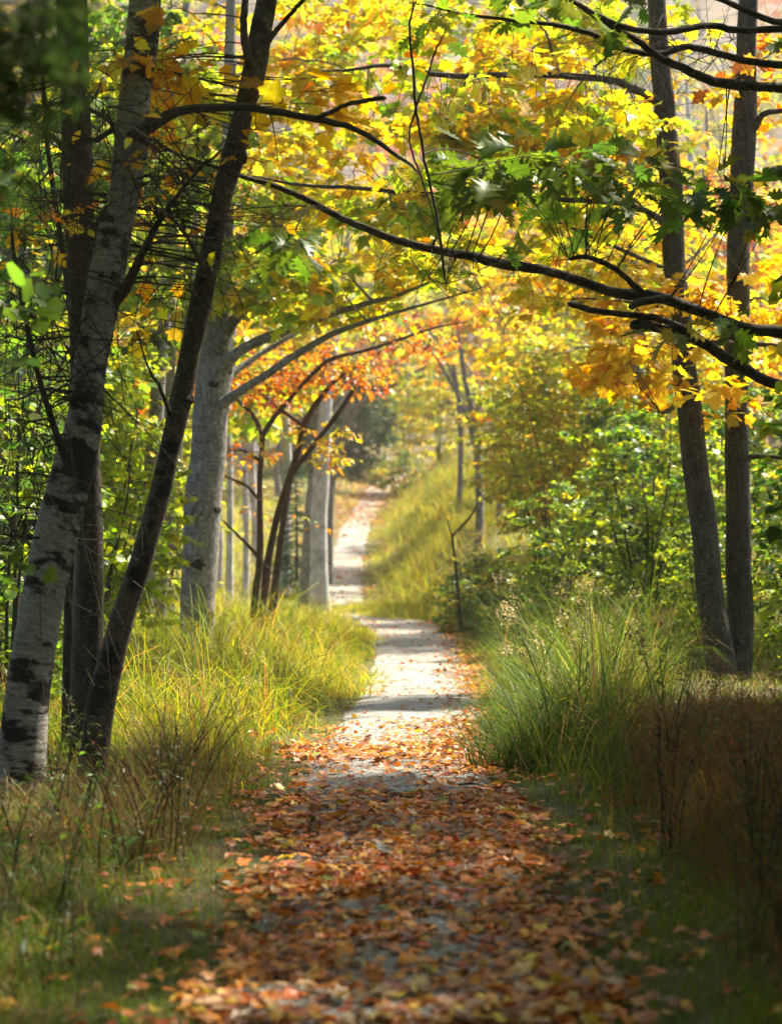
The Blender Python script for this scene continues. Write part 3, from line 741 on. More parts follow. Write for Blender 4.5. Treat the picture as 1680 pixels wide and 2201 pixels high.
tree('grey_maple_tree', 'thick pale-grey speckled maple trunk forking low above the left grass', 'tree', [t4], l4,
     [vol(660, 610, 19.8, 230, 80, 1.0, 36, YELGRN, 30, .118, .36), vol(700, 450, 20.6, 240, 100, 1.3, 36, YELGRN, 30, .118, .36), vol(420, 600, 20.4, 130, 100, .8, 22, LIME, 30, .112, .34), vol(640, 250, 21.5, 240, 150, 1.4, 44, GOLD + YELGRN, 30, .12, .4),
      vol(350, 330, 21, 150, 190, 1.2, 34, LIME + GREEN, 30, .118, .38), vol(940, 560, 19.4, 130, 60, .7, 16, YELGRN, 28, .112, .34), vol(900, 20, 20.5, 260, 110, 1.2, 30, GOLD + YELGRN, 28, .12, .42), vol(250, 60, 21.5, 200, 120, 1.2, 26, GREEN + LIME + GOLD[:1], 28, .12, .42), vol(620, 20, 21.5, 260, 130, 1.2, 28, GOLD + YELGRN, 30, .118, .4)]
     + [vol(680, 480, 20, 260, 180, .9, 34, GOLD, 0, .1, .5, .004)],
     B_GREY, M_MAPLE, MAPLE, limb_r=.018, knots=[(P(438, 1210, 20.8), (.0, -1, 0), .07), (P(466, 1090, 20.85), (.9, -.5, 0), .06), (P(455, 830, 20.85), (.1, -1, .1), .05), (P(478, 800, 20.85), (.8, -.6, .1), .07), (P(452, 1320, 20.85), (.9, -.5, 0), .05)])

tree('grey_tree', 'grey trunk half hidden behind the leaning dark tree', 'tree', [px([(302, 1430, 58), (308, 1300, 48), (316, 1150, 40), (328, 1000, 36), (342, 800, 32), (360, 600, 28), (380, 300, 22), (400, 0, 16), (410, -200, 12)], 23)], [],
     [vol(330, 220, 23, 220, 200, 1.2, 34, LIME, 22, .13, .38)], B_GREY, M_MAPLE, MAPLE_LO)
tree('thin_grey_tree', 'thin grey trunk between the leaning dark tree and the thick maple', 'tree', [px([(340, 1425, 34), (346, 1280, 27), (358, 1150, 25), (374, 1040, 22), (388, 900, 20), (402, 700, 18), (420, 450, 15), (430, 150, 10)], 24)], [],
     [vol(440, 230, 24, 180, 150, 1.2, 26, LIME + GOLD, 22, .13, .38)], B_GREY, M_MAPLE, MAPLE_LO)

# berry tree: three stems, orange leaves, red berries
db = 24.5
st = [px([(541, 1400, 20), (543, 1341, 17), (550, 1270, 16), (558, 1211, 16), (559, 1120, 14), (558, 1040, 13), (561, 985, 12), (565, 931, 13)], db),
      px([(560, 1400, 18), (562, 1331, 16), (570, 1265, 17), (575, 1218, 18), (585, 1160, 15), (596, 1109, 16), (616, 1047, 17), (630, 1005, 15), (642, 960, 14), (654, 910, 15)], db + .15),
      px([(575, 1405, 24), (581, 1341, 22), (590, 1270, 18), (598, 1205, 15), (606, 1140, 13), (614, 1085, 12), (628, 1020, 12), (670, 962, 11), (715, 904, 11), (740, 868, 10), (760, 835, 10)], db - .2)]
bl6 = [px([(565, 935, 12), (545, 895, 10), (514, 862, 8), (490, 820, 5)], db, db + .4), px([(565, 935, 12), (590, 895, 11), (625, 855, 10), (650, 825, 8), (700, 780, 5)], db, db - .4),
       px([(652, 915, 12), (625, 895, 10), (596, 876, 9), (565, 850, 8), (545, 835, 6), (500, 815, 4)], db + .15, db + .6), px([(654, 912, 14), (674, 876, 13), (700, 840, 11), (732, 808, 9), (770, 785, 6)], db + .15, db),
       px([(650, 825, 9), (680, 795, 9), (715, 770, 9), (784, 753, 8), (859, 729, 7), (930, 705, 5), (1010, 690, 3)], db - .4, db - .9), px([(760, 836, 9), (752, 810, 7), (730, 790, 5), (690, 775, 4)], db - .2, db + .2),
       px([(574, 1222, 10), (540, 1180, 8), (510, 1150, 6), (478, 1118, 4)], db + .1, db - .3), px([(557, 1075, 8), (530, 1045, 6), (500, 1030, 5), (478, 1022, 3)], db, db - .2), px([(558, 990, 8), (530, 972, 5), (500, 968, 4), (480, 975, 3)], db, db - .3)]
bt = tree('berry_tree', 'small three-stemmed tree with orange leaves and red berries', 'tree', st, bl6,
          [vol(690, 800, db, 170, 60, .7, 50, BERRYL, 14, .085, .28), vol(560, 830, db, 110, 60, .6, 28, BERRYL, 14, .085, .28), vol(690, 960, db, 60, 60, .5, 14, [((.6, .40, .03), 3), ((.5, .42, .03), 2), ((.58, .25, .02), 1)], 14, .09, .26),
           vol(520, 980, db, 60, 120, .5, 16, BERRYL, 8, .085, .26), vol(900, 715, db - .6, 120, 40, .4, 22, BERRYL, 9, .085, .26), vol(600, 1110, db, 80, 80, .4, 8, BERRYL, 4, .08, .24)],
          B_BERRY, M_SHRUB, OVAL, base=st[1][0][0], limb_r=.012, per_limb=9)
Q = np.vstack([rpts(P(700, 790, db), A(.95, .6, .32), 190), rpts(P(560, 850, db), A(.6, .5, .4), 80), rpts(P(880, 725, db - .5), A(.6, .3, .15), 70)])
ico = np.array([(0, 0, 1), (.894, 0, .447), (.276, .851, .447), (-.724, .526, .447), (-.724, -.526, .447), (.276, -.851, .447), (.724, .526, -.447), (-.276, .851, -.447), (-.894, 0, -.447), (-.276, -.851, -.447), (.724, -.526, -.447), (0, 0, -1)])
icf = np.array([(0, 1, 2), (0, 2, 3), (0, 3, 4), (0, 4, 5), (0, 5, 1), (1, 6, 2), (2, 7, 3), (3, 8, 4), (4, 9, 5), (5, 10, 1), (2, 6, 7), (3, 7, 8), (4, 8, 9), (5, 9, 10), (1, 10, 6), (11, 7, 6), (11, 8, 7), (11, 9, 8), (11, 10, 9), (11, 6, 10)])
m, nt, out = new_mat('red_berry'); bs = nd(nt, 'ShaderNodeBsdfPrincipled', i_Roughness=.25); bs.inputs['Base Color'].default_value = (.42, .02, .015, 1); nt.links.new(bs.outputs[0], out.inputs[0])
V = (Q[:, None] + ico[None] * .012).reshape(-1, 3); F = (icf[None] + (np.arange(len(Q)) * 12)[:, None, None]).reshape(-1, 3)
o = link('berry', raw_mesh('berry', V - np.array(bt.location), F, m), bt); o['kind'] = 'stuff'

tree('pale_tree', 'pale blue-grey trunk with its right side in full sun beside the path', 'tree', [px([(688, 1330, 46), (686, 1250, 40), (684, 1180, 38), (686, 1100, 38), (690, 1030, 37), (694, 960, 32), (700, 880, 26), (712, 780, 20), (730, 650, 14), (750, 520, 8)], 34)],
     [px([(694, 960, 16), (715, 900, 12), (750, 840, 9), (800, 780, 6)], 34, 33.5)], [vol(650, 640, 34.5, 110, 110, 1.2, 26, YELGRN + OLIVE, 26, .13, .45)], B_PALE, M_FAR, SPOT, limb_r=.02)
tree('dark_grey_tree', 'dim grey trunk tucked behind the sunlit pale one', 'tree', [px([(652, 1310, 28), (658, 1220, 24), (664, 1120, 22), (672, 1030, 20), (684, 900, 16), (700, 740, 10)], 36)], [], [vol(690, 720, 36, 130, 110, 1.4, 24, OLIVE, 24, .13, .45)], B_GREY, M_FAR, SPOT)
tree('arching_tree', 'thin grey tree arching rightwards over the far path', 'tree', [px([(705, 1255, 20), (708, 1100, 18), (716, 1010, 17), (740, 940, 15), (765, 885, 13), (800, 850, 12), (850, 825, 9), (920, 785, 6), (1000, 750, 4)], 42)],
     [px([(718, 1000, 13), (738, 910, 11), (770, 820, 8), (810, 720, 6), (850, 620, 4)], 42, 42)], [vol(860, 740, 42, 170, 90, 1.4, 34, OLIVE + ORANGE[:2], 20, .13, .45)], B_GREY, M_FAR, SPOT, limb_r=.02)

# twin-stemmed tree on the right
tl = px([(1560, 1520, 74), (1552, 1450, 68), (1540, 1370, 62), (1528, 1290, 58), (1516, 1180, 56), (1502, 1060, 56), (1488, 940, 55), (1474, 820, 54), (1462, 700, 52), (1452, 580, 50), (1445, 470, 49), (1439, 360, 48), (1430, 250, 45), (1420, 130, 42), (1412, 20, 40), (1402, -150, 34), (1390, -400, 24)], 18.3)
tr = px([(1578, 1520, 70), (1582, 1450, 66), (1588, 1370, 58), (1590, 1290, 56), (1586, 1150, 54), (1584, 1000, 53), (1583, 850, 52), (1584, 700, 52), (1588, 550, 51), (1594, 400, 50), (1600, 280, 52), (1604, 150, 44), (1608, 20, 42), (1615, -150, 36), (1630, -400, 24)], 18.5)
lt = [px([(1428, 240, 26), (1405, 212, 20), (1355, 187, 17), (1300, 168, 15), (1150, 158, 14), (1000, 162, 13), (900, 152, 12), (830, 138, 10), (750, 148, 7), (660, 150, 4)], 18.3, 17.2),
      px([(1448, 500, 18), (1405, 462, 14), (1340, 437, 13), (1250, 430, 12), (1050, 420, 12), (900, 416, 11), (780, 404, 9), (640, 396, 7), (540, 376, 5)], 18.2, 16.8),
      px([(1606, 290, 22), (1625, 268, 17), (1645, 242, 13), (1690, 234, 10), (1760, 215, 6)], 18.5, 18.3),
      px([(1488, 850, 16), (1462, 862, 12), (1440, 880, 11), (1420, 888, 8)], 18.2, 17.8), px([(1540, 660, 16), (1510, 668, 12), (1560, 640, 10), (1600, 652, 8)][:2], 18.5, 18.1),
      px([(1590, 745, 15), (1560, 735, 13), (1520, 748, 12), (1485, 785, 9), (1455, 830, 6)], 18.4, 18.0), px([(1600, 745, 14), (1630, 740, 11), (1690, 748, 8), (1760, 790, 5)], 18.4, 18.2), px([(1588, 990, 15), (1620, 982, 11), (1680, 985, 8), (1740, 1000, 5)], 18.5, 18.3),
      px([(1446, 380, 14), (1400, 350, 10), (1330, 300, 8), (1230, 262, 6), (1100, 255, 4)], 18.2, 19.5), px([(1455, 590, 14), (1390, 560, 11), (1300, 520, 9), (1180, 470, 7), (1050, 440, 5), (930, 480, 3)], 18.4, 19.5)]
tree('twin_trunk_tree', 'two-stemmed dark maple forking near the ground with golden leaves', 'tree', [tl, tr], lt,
     [vol(1400, 800, 18, 130, 75, .8, 16, GOLD[:2] + YELGRN[2:3], 26, .12, .32), vol(1310, 745, 17.6, 100, 50, .5, 7, GOLD[:2] + YELGRN[2:3], 24, .12, .3), vol(1560, 640, 17.8, 110, 50, .5, 6, GOLD[:2], 24, .12, .32), vol(1530, 860, 18, 60, 60, .4, 4, GOLD, 12, .13, .3), vol(1620, 660, 18.6, 130, 90, .8, 12, GOLD[:2] + YELGRN[2:3], 28, .12, .36), vol(1260, 620, 18.2, 170, 60, .9, 14, GOLD[:2] + YELGRN[:3], 26, .12, .34),
      vol(1200, 300, 18.6, 280, 150, 1.4, 50, YELGRN + GOLD[:2], 28, .12, .38), vol(1250, 480, 18.8, 220, 80, 1.0, 18, GOLD[:2] + YELGRN, 26, .12, .36), vol(1000, 230, 18.0, 230, 130, 1.2, 34, YELGRN + GOLD[:2], 28, .12, .38), vol(1600, 130, 18.6, 130, 130, .9, 8, GOLD + ORANGE, 26, .12, .36),
      vol(1200, 60, 18.6, 330, 110, 1.2, 38, YELGRN + GOLD[:2], 28, .12, .38), vol(880, 420, 17.4, 180, 70, .8, 24, YELGRN, 26, .12, .34), vol(1250, -300, 18.6, 300, 120, 1.6, 18, YELGRN, 28, .12, .4)]
     + [vol(1050, 300, 18, 380, 200, 1.0, 44, GOLD, 0, .1, .5, .004), vol(1300, 560, 18, 180, 90, .6, 18, GOLD, 0, .1, .4, .003), vol(1540, 380, 18.2, 120, 240, .5, 26, GOLD, 0, .1, .45, .003)],
     B_DARK, M_MAPLE, MAPLE, base=P(1566, 1500, 18.4), limb_r=.02, twigmat=B_TWIG,
     knots=[(P(1465, 655, 18.15), (.3, -1, 0), .06), (P(1497, 745, 18.2), (.9, -.4, .2), .05), (P(1602, 1228, 18.4), (.2, -1, .2), .05), (P(1470, 420, 18.2), (.9, -.5, 0), .04)])

# overhanging oak whose trunk stands out of the frame on the right
ox, oy = 3.2, 12.8
ot = ([A(ox + .05, oy, -.05), A(ox, oy, 1.0), A(ox - .02, oy + .05, 2.2), A(ox + .05, oy, 3.6), A(ox, oy + .1, 5.0), A(ox + .1, oy, 6.8), A(ox + .2, oy, 8.2)], [.17, .14, .13, .12, .10, .07, .03])


def from_oak(z, lst, d0, d1, k=1.0):
    p, r = px(lst, d0, d1, k); return [A(ox, oy, z), A((ox + p[0][0]) / 2, (oy + p[0][1]) / 2, (z + p[0][2]) / 2 + .03)] + p, [r[0] * 1.2, r[0] * 1.1] + r


lo = [from_oak(2.1, [(1690, 716, 31), (1600, 706, 28), (1500, 668, 27), (1430, 642, 27), (1380, 634, 30), (1320, 628, 24), (1250, 605, 23), (1170, 580, 22), (1090, 568, 25), (1000, 548, 21), (950, 540, 20), (870, 520, 19), (800, 495, 18), (740, 470, 17), (690, 445, 16), (630, 415, 15), (580, 395, 14), (520, 378, 12), (440, 350, 9), (380, 330, 5)], 12.8, 12.0, .9),
      from_oak(1.7, [(1700, 836, 23), (1640, 815, 24), (1560, 770, 25), (1520, 742, 23), (1470, 722, 22), (1410, 704, 20), (1375, 697, 23), (1358, 700, 18)], 12.9, 12.5),
      px([(1480, 712, 18), (1420, 686, 15), (1340, 675, 14), (1270, 666, 14), (1238, 655, 16), (1222, 652, 12)], 12.65, 12.3), px([(1440, 640, 16), (1380, 648, 17), (1352, 660, 14)], 12.6, 12.4),
      px([(1382, 632, 18), (1350, 600, 13), (1310, 570, 12), (1260, 552, 11), (1222, 556, 9)], 12.5, 12.2),
      from_oak(3.5, [(1700, 192, 24), (1640, 184, 22), (1590, 182, 24), (1530, 172, 22), (1470, 145, 19), (1420, 122, 17), (1370, 85, 15), (1290, 38, 13), (1210, -10, 10), (1120, -40, 7)], 12.4, 11.3),
      from_oak(3.8, [(1700, 140, 17), (1620, 131, 16), (1540, 112, 15), (1480, 98, 14), (1420, 114, 13), (1350, 105, 13), (1280, 74, 12), (1200, 52, 11), (1110, 42, 9), (1000, 28, 7), (900, 5, 4)], 12.2, 11.2),
      from_oak(4.1, [(1700, 60, 16), (1590, 63, 16), (1520, 52, 15), (1440, 66, 15), (1350, 58, 13), (1270, 22, 11), (1190, -20, 8), (1080, -45, 5)], 12, 11.2), from_oak(4.4, [(1690, 45, 14), (1560, 0, 12), (1430, -50, 9)], 12, 11.4),
      px([(890, 3, 5), (880, 60, 5), (888, 150, 6), (893, 230, 6), (905, 300, 6), (922, 390, 6), (938, 460, 6), (948, 530, 6), (955, 602, 5)], 11.2, 11.2), px([(893, 230, 5), (915, 170, 4), (935, 110, 4), (960, 60, 3)], 11.2, 11.2), px([(893, 232, 5), (880, 300, 4), (905, 380, 4), (925, 440, 3), (948, 530, 3)], 11.2, 11.1)]
tree('oak_tree', 'oak reaching one long dark bough right across the view with lobed green leaves', 'tree', [ot], lo,
     [vol(1110, 375, 12, 150, 60, .4, 11, OAKG, 8, .22, .38), vol(1270, 390, 12.1, 150, 60, .4, 10, OAKG, 8, .21, .38), vol(1020, 400, 11.9, 60, 25, .2, 3, OAKG, 8, .23, .2), vol(1560, 430, 12.3, 140, 90, .4, 10, OAKG + [((.4, .28, .03), 2)], 8, .19, .28), vol(640, 515, 11.9, 55, 28, .25, 3, OAKG, 8, .2, .22),
      vol(1470, 690, 12.4, 70, 20, .2, 2, OAKG, 7, .19, .22), vol(930, 60, 11.3, 50, 50, .25, 4, OAKG + LIME, 9, .14, .2), vol(1180, 20, 11.5, 260, 50, .4, 6, OAKG, 7, .17, .28), vol(420, 420, 12.1, 130, 60, .3, 4, OAKG, 7, .18, .26),
      dict(c=A(2.6, 9.8, 5.6), r=A(1.4, 2.0, 1.0), n=26, pal=OAKG, lpc=20, size=.19, reach=.42), vol(2000, -150, 12.8, 250, 600, 1.6, 70, OAKG, 20, .19, .42),  # first volume: leaves added above the view to shade the near path
      vol(1050, 560, 12.4, 330, 60, .3, 26, OAKG, 0, .1, .4, .0035), vol(1480, 690, 12.5, 180, 60, .3, 14, OAKG, 0, .1, .35, .0035), vol(1350, 110, 11.9, 280, 70, .3, 26, OAKG, 0, .1, .4, .0035),
      dict(c=A(1.45, 9.3, 5.2), r=A(.75, 2.0, .6), n=50, pal=OAKG, lpc=20, size=.18, reach=.42), dict(c=A(2.1, 14.3, 5.9), r=A(1.2, 1.2, .7), n=42, pal=OAKG, lpc=20, size=.18, reach=.42), dict(c=A(.9, 9.9, 5.5), r=A(1.5, 1.5, 1.0), n=44, pal=OAKG, lpc=20, size=.17, reach=.42)],  # crown volumes added above the view to shade path and verges
     B_DARK, M_OAK, OAK, twigmat=B_TWIG, tilt=.6)
#@@BODY2@@
# ------------------------------------------------------------------ smaller trees, shrubs and the wood behind
def at(x, y): return A(x, y, float(ground(x, y)) - .04)


def wood_tree(name, label, group, loc, h, cr, pal, n, lpc=26, size=.15, bark=B_GREY, lean=.05, T=RHOMB, leafm=M_FAR, c0=.3, cat='tree', r0=.012, reach=.5, cz=.62, flat=.5):
    b = at(*loc); l = rng.normal(0, lean * h, 2)
    tr = ([b + A(l[0] * t ** 2, l[1] * t ** 2, h * t) + A(*rng.normal(0, .012 * h, 2), 0) * (t > 0) for t in (0, .12, .3, .5, .7, .88, 1)], [h * r0 * k for k in (1.35, 1.05, .92, .76, .55, .3, .1)])
    v = [dict(c=b + A(l[0] * .4, l[1] * .4, h * cz), r=A(cr, cr, h * (1 - c0) * .5), n=n, pal=pal, lpc=lpc, size=size, reach=reach)]
    return tree(name, label, cat, [tr], [], v, bark, leafm, T, group, merge=True, per_limb=7, limb_r=h * r0 * .45, sides=8, twig_r=.005)


def shrub(name, label, group, loc, h, rad, pal, n, lpc=36, size=.055, T=SPOT, leafm=M_SHRUB, bark=B_TWIG, stems=6, reach=.3, low=.5, vr=.52):
    b = at(*loc); tr = []
    for i in range(stems):
        a = 6.28 * i / stems + U(-.4, .4); q = U(.35, .9) * rad; hh = h * U(.7, 1.0)
        tr.append(([b + A(.04 * math.cos(a), .04 * math.sin(a), 0), b + A(q * .3 * math.cos(a), q * .3 * math.sin(a), hh * .35), b + A(q * .7 * math.cos(a + .2), q * .7 * math.sin(a + .2), hh * .7), b + A(q * math.cos(a), q * math.sin(a), hh)], [.016, .012, .008, .003]))
    v = [dict(c=b + A(0, 0, h * low), r=A(rad, rad, h * vr), n=n, pal=pal, lpc=lpc, size=size, reach=reach)]
    return tree(name, label, 'shrub', tr, [], v, bark, leafm, T, group, base=b, merge=True, per_limb=9, limb_r=.008, sides=6, twig_r=.003)


def scatter(proto, spots, labels, group, s=(.85, 1.2)):
    for i, (x, y) in enumerate(spots):
        z = float(ground(x, y)) - .04
        lab = labels(x, y) if callable(labels) else labels
        copy_tree(proto, (x, y, z), U(0, 6.28), U(*s), lab, group + (' left of the path' if x < pathx(y) else ' right of the path'))


# nearer understory, each with its own place in the photo
s_lime = shrub('leafy_shrub', 'bright yellow-green small-leaved shrub between the leaning tree and the grey maple', None, (-2.5, 18.9), 3.0, .72, LIME, 150, 44, .062)
def lab_shrub(x, y): return 'green small-leaved shrub in the understory ' + ('left of the path' if x < pathx(y) else 'right of the path')
scatter(s_lime, [(-2.9, 23.0), (-2.6, 25.0), (-3.7, 26.5)], lambda x, y: 'yellow-green shrub in the thicket behind the left trunks', 'yellow-green shrubs in the thicket')
s_dark = shrub('leafy_shrub', 'dark green tangled shrub behind the leaning birch', None, (-2.7, 14.6), 2.7, .75, GREEN + LIME[:1], 90, 26, .07, stems=9)
scatter(s_dark, [(-3.1, 17.0), (-3.4, 15.6), (-3.5, 19.2), (-4.1, 22.5), (-2.35, 13.6), (-4.2, 18)], lambda x, y: 'dark green shrub in deep shade behind the birch', 'dark shrubs in shade', (.9, 1.15))  # dark-leaved copies deepen the shade at the left through their colour
s_green = shrub('leafy_shrub', 'fresh green bush left of the twin trunks under the golden leaves', None, (2.45, 21.6), 2.6, .72, LIME + GREEN, 120, 38, .062)
copy_tree(s_green, tuple(at(3.5, 22.4)), 2.1, 1.12, 'green bush directly behind the twin trunks', None)
copy_tree(s_green, tuple(at(4.3, 20.6)), 4.0, 1.15, 'green bush right of the twin trunks', None)
copy_tree(s_green, tuple(at(3.0, 25.5)), 1.0, 1.2, 'green bush in the gap between the twin trunks and the olive thicket', None)
s_olive = shrub('olive_shrub', 'tall olive and bronze small-leaved shrub at the right side of the arch', None, (2.05, 27.0), 3.4, .95, OLIVE + LIME[:2], 190, 34, .062, stems=8, low=.66, vr=.38)
copy_tree(s_olive, tuple(at(2.2, 31)), 3.1, 1.15, 'bronze-green shrub leaning toward the path beyond the dead sapling', None)
copy_tree(s_green, tuple(at(1.75, 23.2)), 5.2, .72, 'low green bush in the tall grass in front of the olive thicket', None)
copy_tree(s_olive, tuple(at(2.7, 35.5)), 5.5, 1.2, 'olive shrub high on the bank behind the thin trunks', None)
copy_tree(s_olive, tuple(at(3.2, 29.5)), 2.0, 1.2, 'tall olive shrub standing behind the fresh green bush', None)
copy_tree(s_olive, tuple(at(2.3, 33.5)), 4.4, 1.15, 'olive shrub on the bank beside the thin grey trunks', None)
copy_tree(s_olive, tuple(at(4.6, 32)), .6, 1.35, 'olive shrub deep in the thicket at the right', None)

wt_gold = wood_tree('golden_tree', 'golden maple filling the upper right behind the twin trunks', None, (3.0, 27.5), 7.2, 1.9, GOLD + YELGRN, 120, 28, .14, T=MAPLE_LO)
copy_tree(wt_gold, tuple(at(3.9, 47)), 2.2, 1.15, 'golden maple arching over the far bend of the path', None)
wt_yg = wood_tree('yellow_green_tree', 'yellow-green maple behind the thick grey maple trunk', None, (-2.6, 26.5), 7.0, 1.9, YELGRN + LIME, 130, 28, .14, T=MAPLE_LO)
copy_tree(wt_yg, tuple(at(-4.4, 28.5)), 2.0, 1.1, 'yellow-green maple filling the gap behind the birch', None)
copy_tree(wt_yg, tuple(at(-3.3, 38)), 4.4, 1.1, 'yellow-green maple above the pale sunlit trunk', None)
wt_green = wood_tree('green_tree', 'dark green tree behind the birch at the upper left', None, (-3.6, 21.5), 6.6, 1.7, GREEN + LIME[:2], 120, 28, .13, T=MAPLE_LO)
copy_tree(wt_green, tuple(at(-5.2, 24)), 2.6, 1.1, 'dark green tree at the far left behind the dark trunk', None)
wt_or = wood_tree('orange_tree', 'orange-leaved tree beyond the berry tree', None, (-3.4, 41), 7.2, 1.9, ORANGE + GOLD, 110, 26, .15)
wt_ol = wood_tree('olive_tree', 'olive-leaved tree at the right of the far arch', None, (4.0, 42), 7.0, 1.9, OLIVE + LIME[:1], 120, 28, .13)
copy_tree(wt_ol, tuple(at(5.2, 36.5)), 1.0, 1.1, 'olive-leaved tree deep in the right thicket', None)
wt_rust = wood_tree('rust_tree', 'rust-red tree glimpsed right of the twin trunks', None, (7.4, 47), 6.0, 1.8, RUST, 80, 24, .15)
copy_tree(wt_rust, tuple(at(6.0, 36.5)), 1.0, 1.15, 'rust-red tree seen between the two right-hand stems', None)
copy_tree(wt_or, tuple(at(5.4, 33.0)), 2.0, .95, 'orange tree close behind the twin trunks at the upper right', None)
copy_tree(s_green, tuple(at(2.75, 19.8)), 2.9, .5, 'knee-high green bush just behind the base of the twin trunks', None)
copy_tree(s_green, tuple(at(3.45, 18.6)), .4, .6, 'low green bush at the right foot of the twin trunks', None)
wt_bare = wood_tree('bare_tree', 'bare grey tree standing on the far hillside', None, (5.0, 70), 8.5, 1.6, OLIVE, 60, 2, .12, B_PALE, .05)
grove = [(wt_gold, 'golden'), (wt_yg, 'yellow-green'), (wt_or, 'orange'), (wt_ol, 'olive'), (wt_rust, 'rust-red'), (wt_green, 'dark green')]


def grove_lab(c, x, y):
    side = 'left of the far path' if x < pathx(y) else 'right of the far path'
    return f'{c} tree in the blurred wood {side}'


spots = []
for y in np.arange(33, 70, 4.2):
    for x in np.arange(-.175 * y - 2.5, .175 * y + 2.6, 2.2):
        X, Y = x + U(-.8, .8), y + U(-1.6, 1.6)
        if -1.3 < X - pathx(Y) < (4.4 if Y < 72 else 3.2) or (X > 3 and Y < 60 and U(0, 1) < .4) or (Y < 45 and -3.0 < X < 3.0): continue
        spots.append((X, Y))
for (X, Y) in spots:
    p = np.array([1.5, 2.2, 1.3, 1.5, .15, .5]) if X < 0 else np.array([2, 1.0, 1.3, 2.0, .9, .2])
    k = rng.choice(6, p=p / p.sum())
    if U(0, 1) < .22:
        copy_tree(wt_bare, tuple(at(X, Y)), U(0, 6.28), U(.7, 1.1), 'slim bare grey trunk in the blurred wood ' + ('left of the far path' if X < pathx(Y) else 'right of the far path'), 'bare trunks ' + ('left' if X < pathx(Y) else 'right') + ' of the far path')
    else:
        c = grove[k][1]; sd = 'left' if X < pathx(Y) else 'right'
        copy_tree(grove[k][0], tuple(at(X, Y)), U(0, 6.28), U(.8, 1.2), grove_lab(c, X, Y), f'{c} trees {sd} of the far path')
for y in np.concatenate([np.arange(74, 100, 5.0), np.arange(104, 165, 7.0)]):
    for x in np.arange(-.175 * y - 3, .175 * y + 3.1, 3.4 if y < 100 else 4.2):
        X, Y = x + U(-1.4, 1.4), y + U(-2, 2)
        if y < 94 and -1.4 < X - pathx(Y) < 6.0 - (y > 86) * 2: continue
        if U(0, 1) < .36:
            copy_tree(wt_bare, tuple(at(X, Y)), U(0, 6.28), U(.9, 1.35), 'bare grey tree on the steep hillside behind the wood', 'bare trees on the hillside')
        else:
            k = rng.choice(6, p=[.2, .1, .2, .25, .22, .03]); c = grove[k][1]
            copy_tree(grove[k][0], tuple(at(X, Y)), U(0, 6.28), U(1.0, 1.55), f'{c} tree on the steep hillside behind the wood', f'{c} trees on the hillside')

# thin grey trunks and saplings beside the far path
for (lst, d, lab) in [([(1028, 1200, 20), (1030, 1080, 18), (1026, 980, 17), (1018, 900, 15), (1000, 820, 12), (985, 720, 8)], 37, 'thin forked grey trunk on the grassy bank right of the bend'),
                      ([(1070, 1200, 15), (1074, 1080, 14), (1085, 980, 12), (1100, 860, 10), (1120, 740, 7)], 39, 'thinner grey trunk just right of the forked one on the bank'),
                      ([(985, 1090, 12), (990, 960, 12), (985, 860, 10), (970, 760, 7)], 46, 'far slim grey trunk left of the forked one on the bank')]:
    b, r = px(lst, d); b[0][2] = float(ground(b[0][0], b[0][1])) - .05
    fork = [([b[3], b[3] + A(.18, 0, .5), b[3] + A(.45, .1, 1.3), b[3] + A(.7, 0, 2.2)], [r[3] * .7, r[3] * .55, r[3] * .4, .005]), ([b[2], b[2] + A(-.2, 0, .7), b[2] + A(-.6, .1, 1.5), b[2] + A(-1.2, 0, 2.3)], [r[2] * .6, r[2] * .5, r[2] * .35, .005])]
    tree('thin_grey_tree', lab, 'tree', [(b, r)], fork, [dict(c=b[-1] + A(.6, .3, .3), r=A(1.0, .8, .8), n=24, pal=ORANGE[:1] + GOLD + OLIVE, lpc=16, size=.13, reach=.45)], B_GREY, M_FAR, SPOT, limb_r=.01, sides=9)
for (x0, d, w_, lab) in [(492, 31, 15, 'pale slim trunk between the grey maple and the berry tree'), (527, 35, 13, 'slender pale trunk directly behind the left stem of the berry tree'), (612, 39, 20, 'pale birch-like trunk glimpsed behind the berry tree'), (548, 44, 18, 'whitish trunk far behind the berry tree'), (470, 38, 14, 'thin whitish trunk beside the edge of the grey maple')]:
    b, r = px([(x0, 1300, w_ * 1.2), (x0 + 2, 1150, w_), (x0 + U(-8, 8), 1000, w_ * .9), (x0 + U(-14, 14), 850, w_ * .75), (x0 + U(-20, 25), 650, w_ * .5), (x0 + U(-20, 30), 450, w_ * .25)], d)
    b[0][2] = float(ground(b[0][0], b[0][1])) - .05
    tree('pale_slim_tree', lab, 'tree', [(b, r)], [], [dict(c=b[-1] - A(0, 0, .5), r=A(1.0, .8, 1.1), n=26, pal=YELGRN + ORANGE[:2], lpc=20, size=.12, reach=.4)], B_PALE, M_FAR, SPOT, limb_r=.012, sides=8)

# dead forked sapling at the bend
b, r = px([(992, 1360, 11), (987, 1310, 8), (981, 1240, 7), (973, 1165, 6), (972, 1150, 6)], 27.5); b[0][2] = float(ground(b[0][0], 27.5)) - .05
tree('dead_sapling', 'bare dark forked sapling at the bend of the path', 'sapling', [(b, r)], [px([(972, 1152, 6), (995, 1128, 5), (1012, 1108, 5), (1026, 1080, 3), (1030, 1040, 2)], 27.5, 27.6), px([(973, 1160, 4), (966, 1135, 3), (958, 1110, 2)], 27.5, 27.4)], [vol(985, 1150, 27.5, 40, 80, .2, 8, OLIVE, 2, .05, .25)], B_TWIG, sides=8)

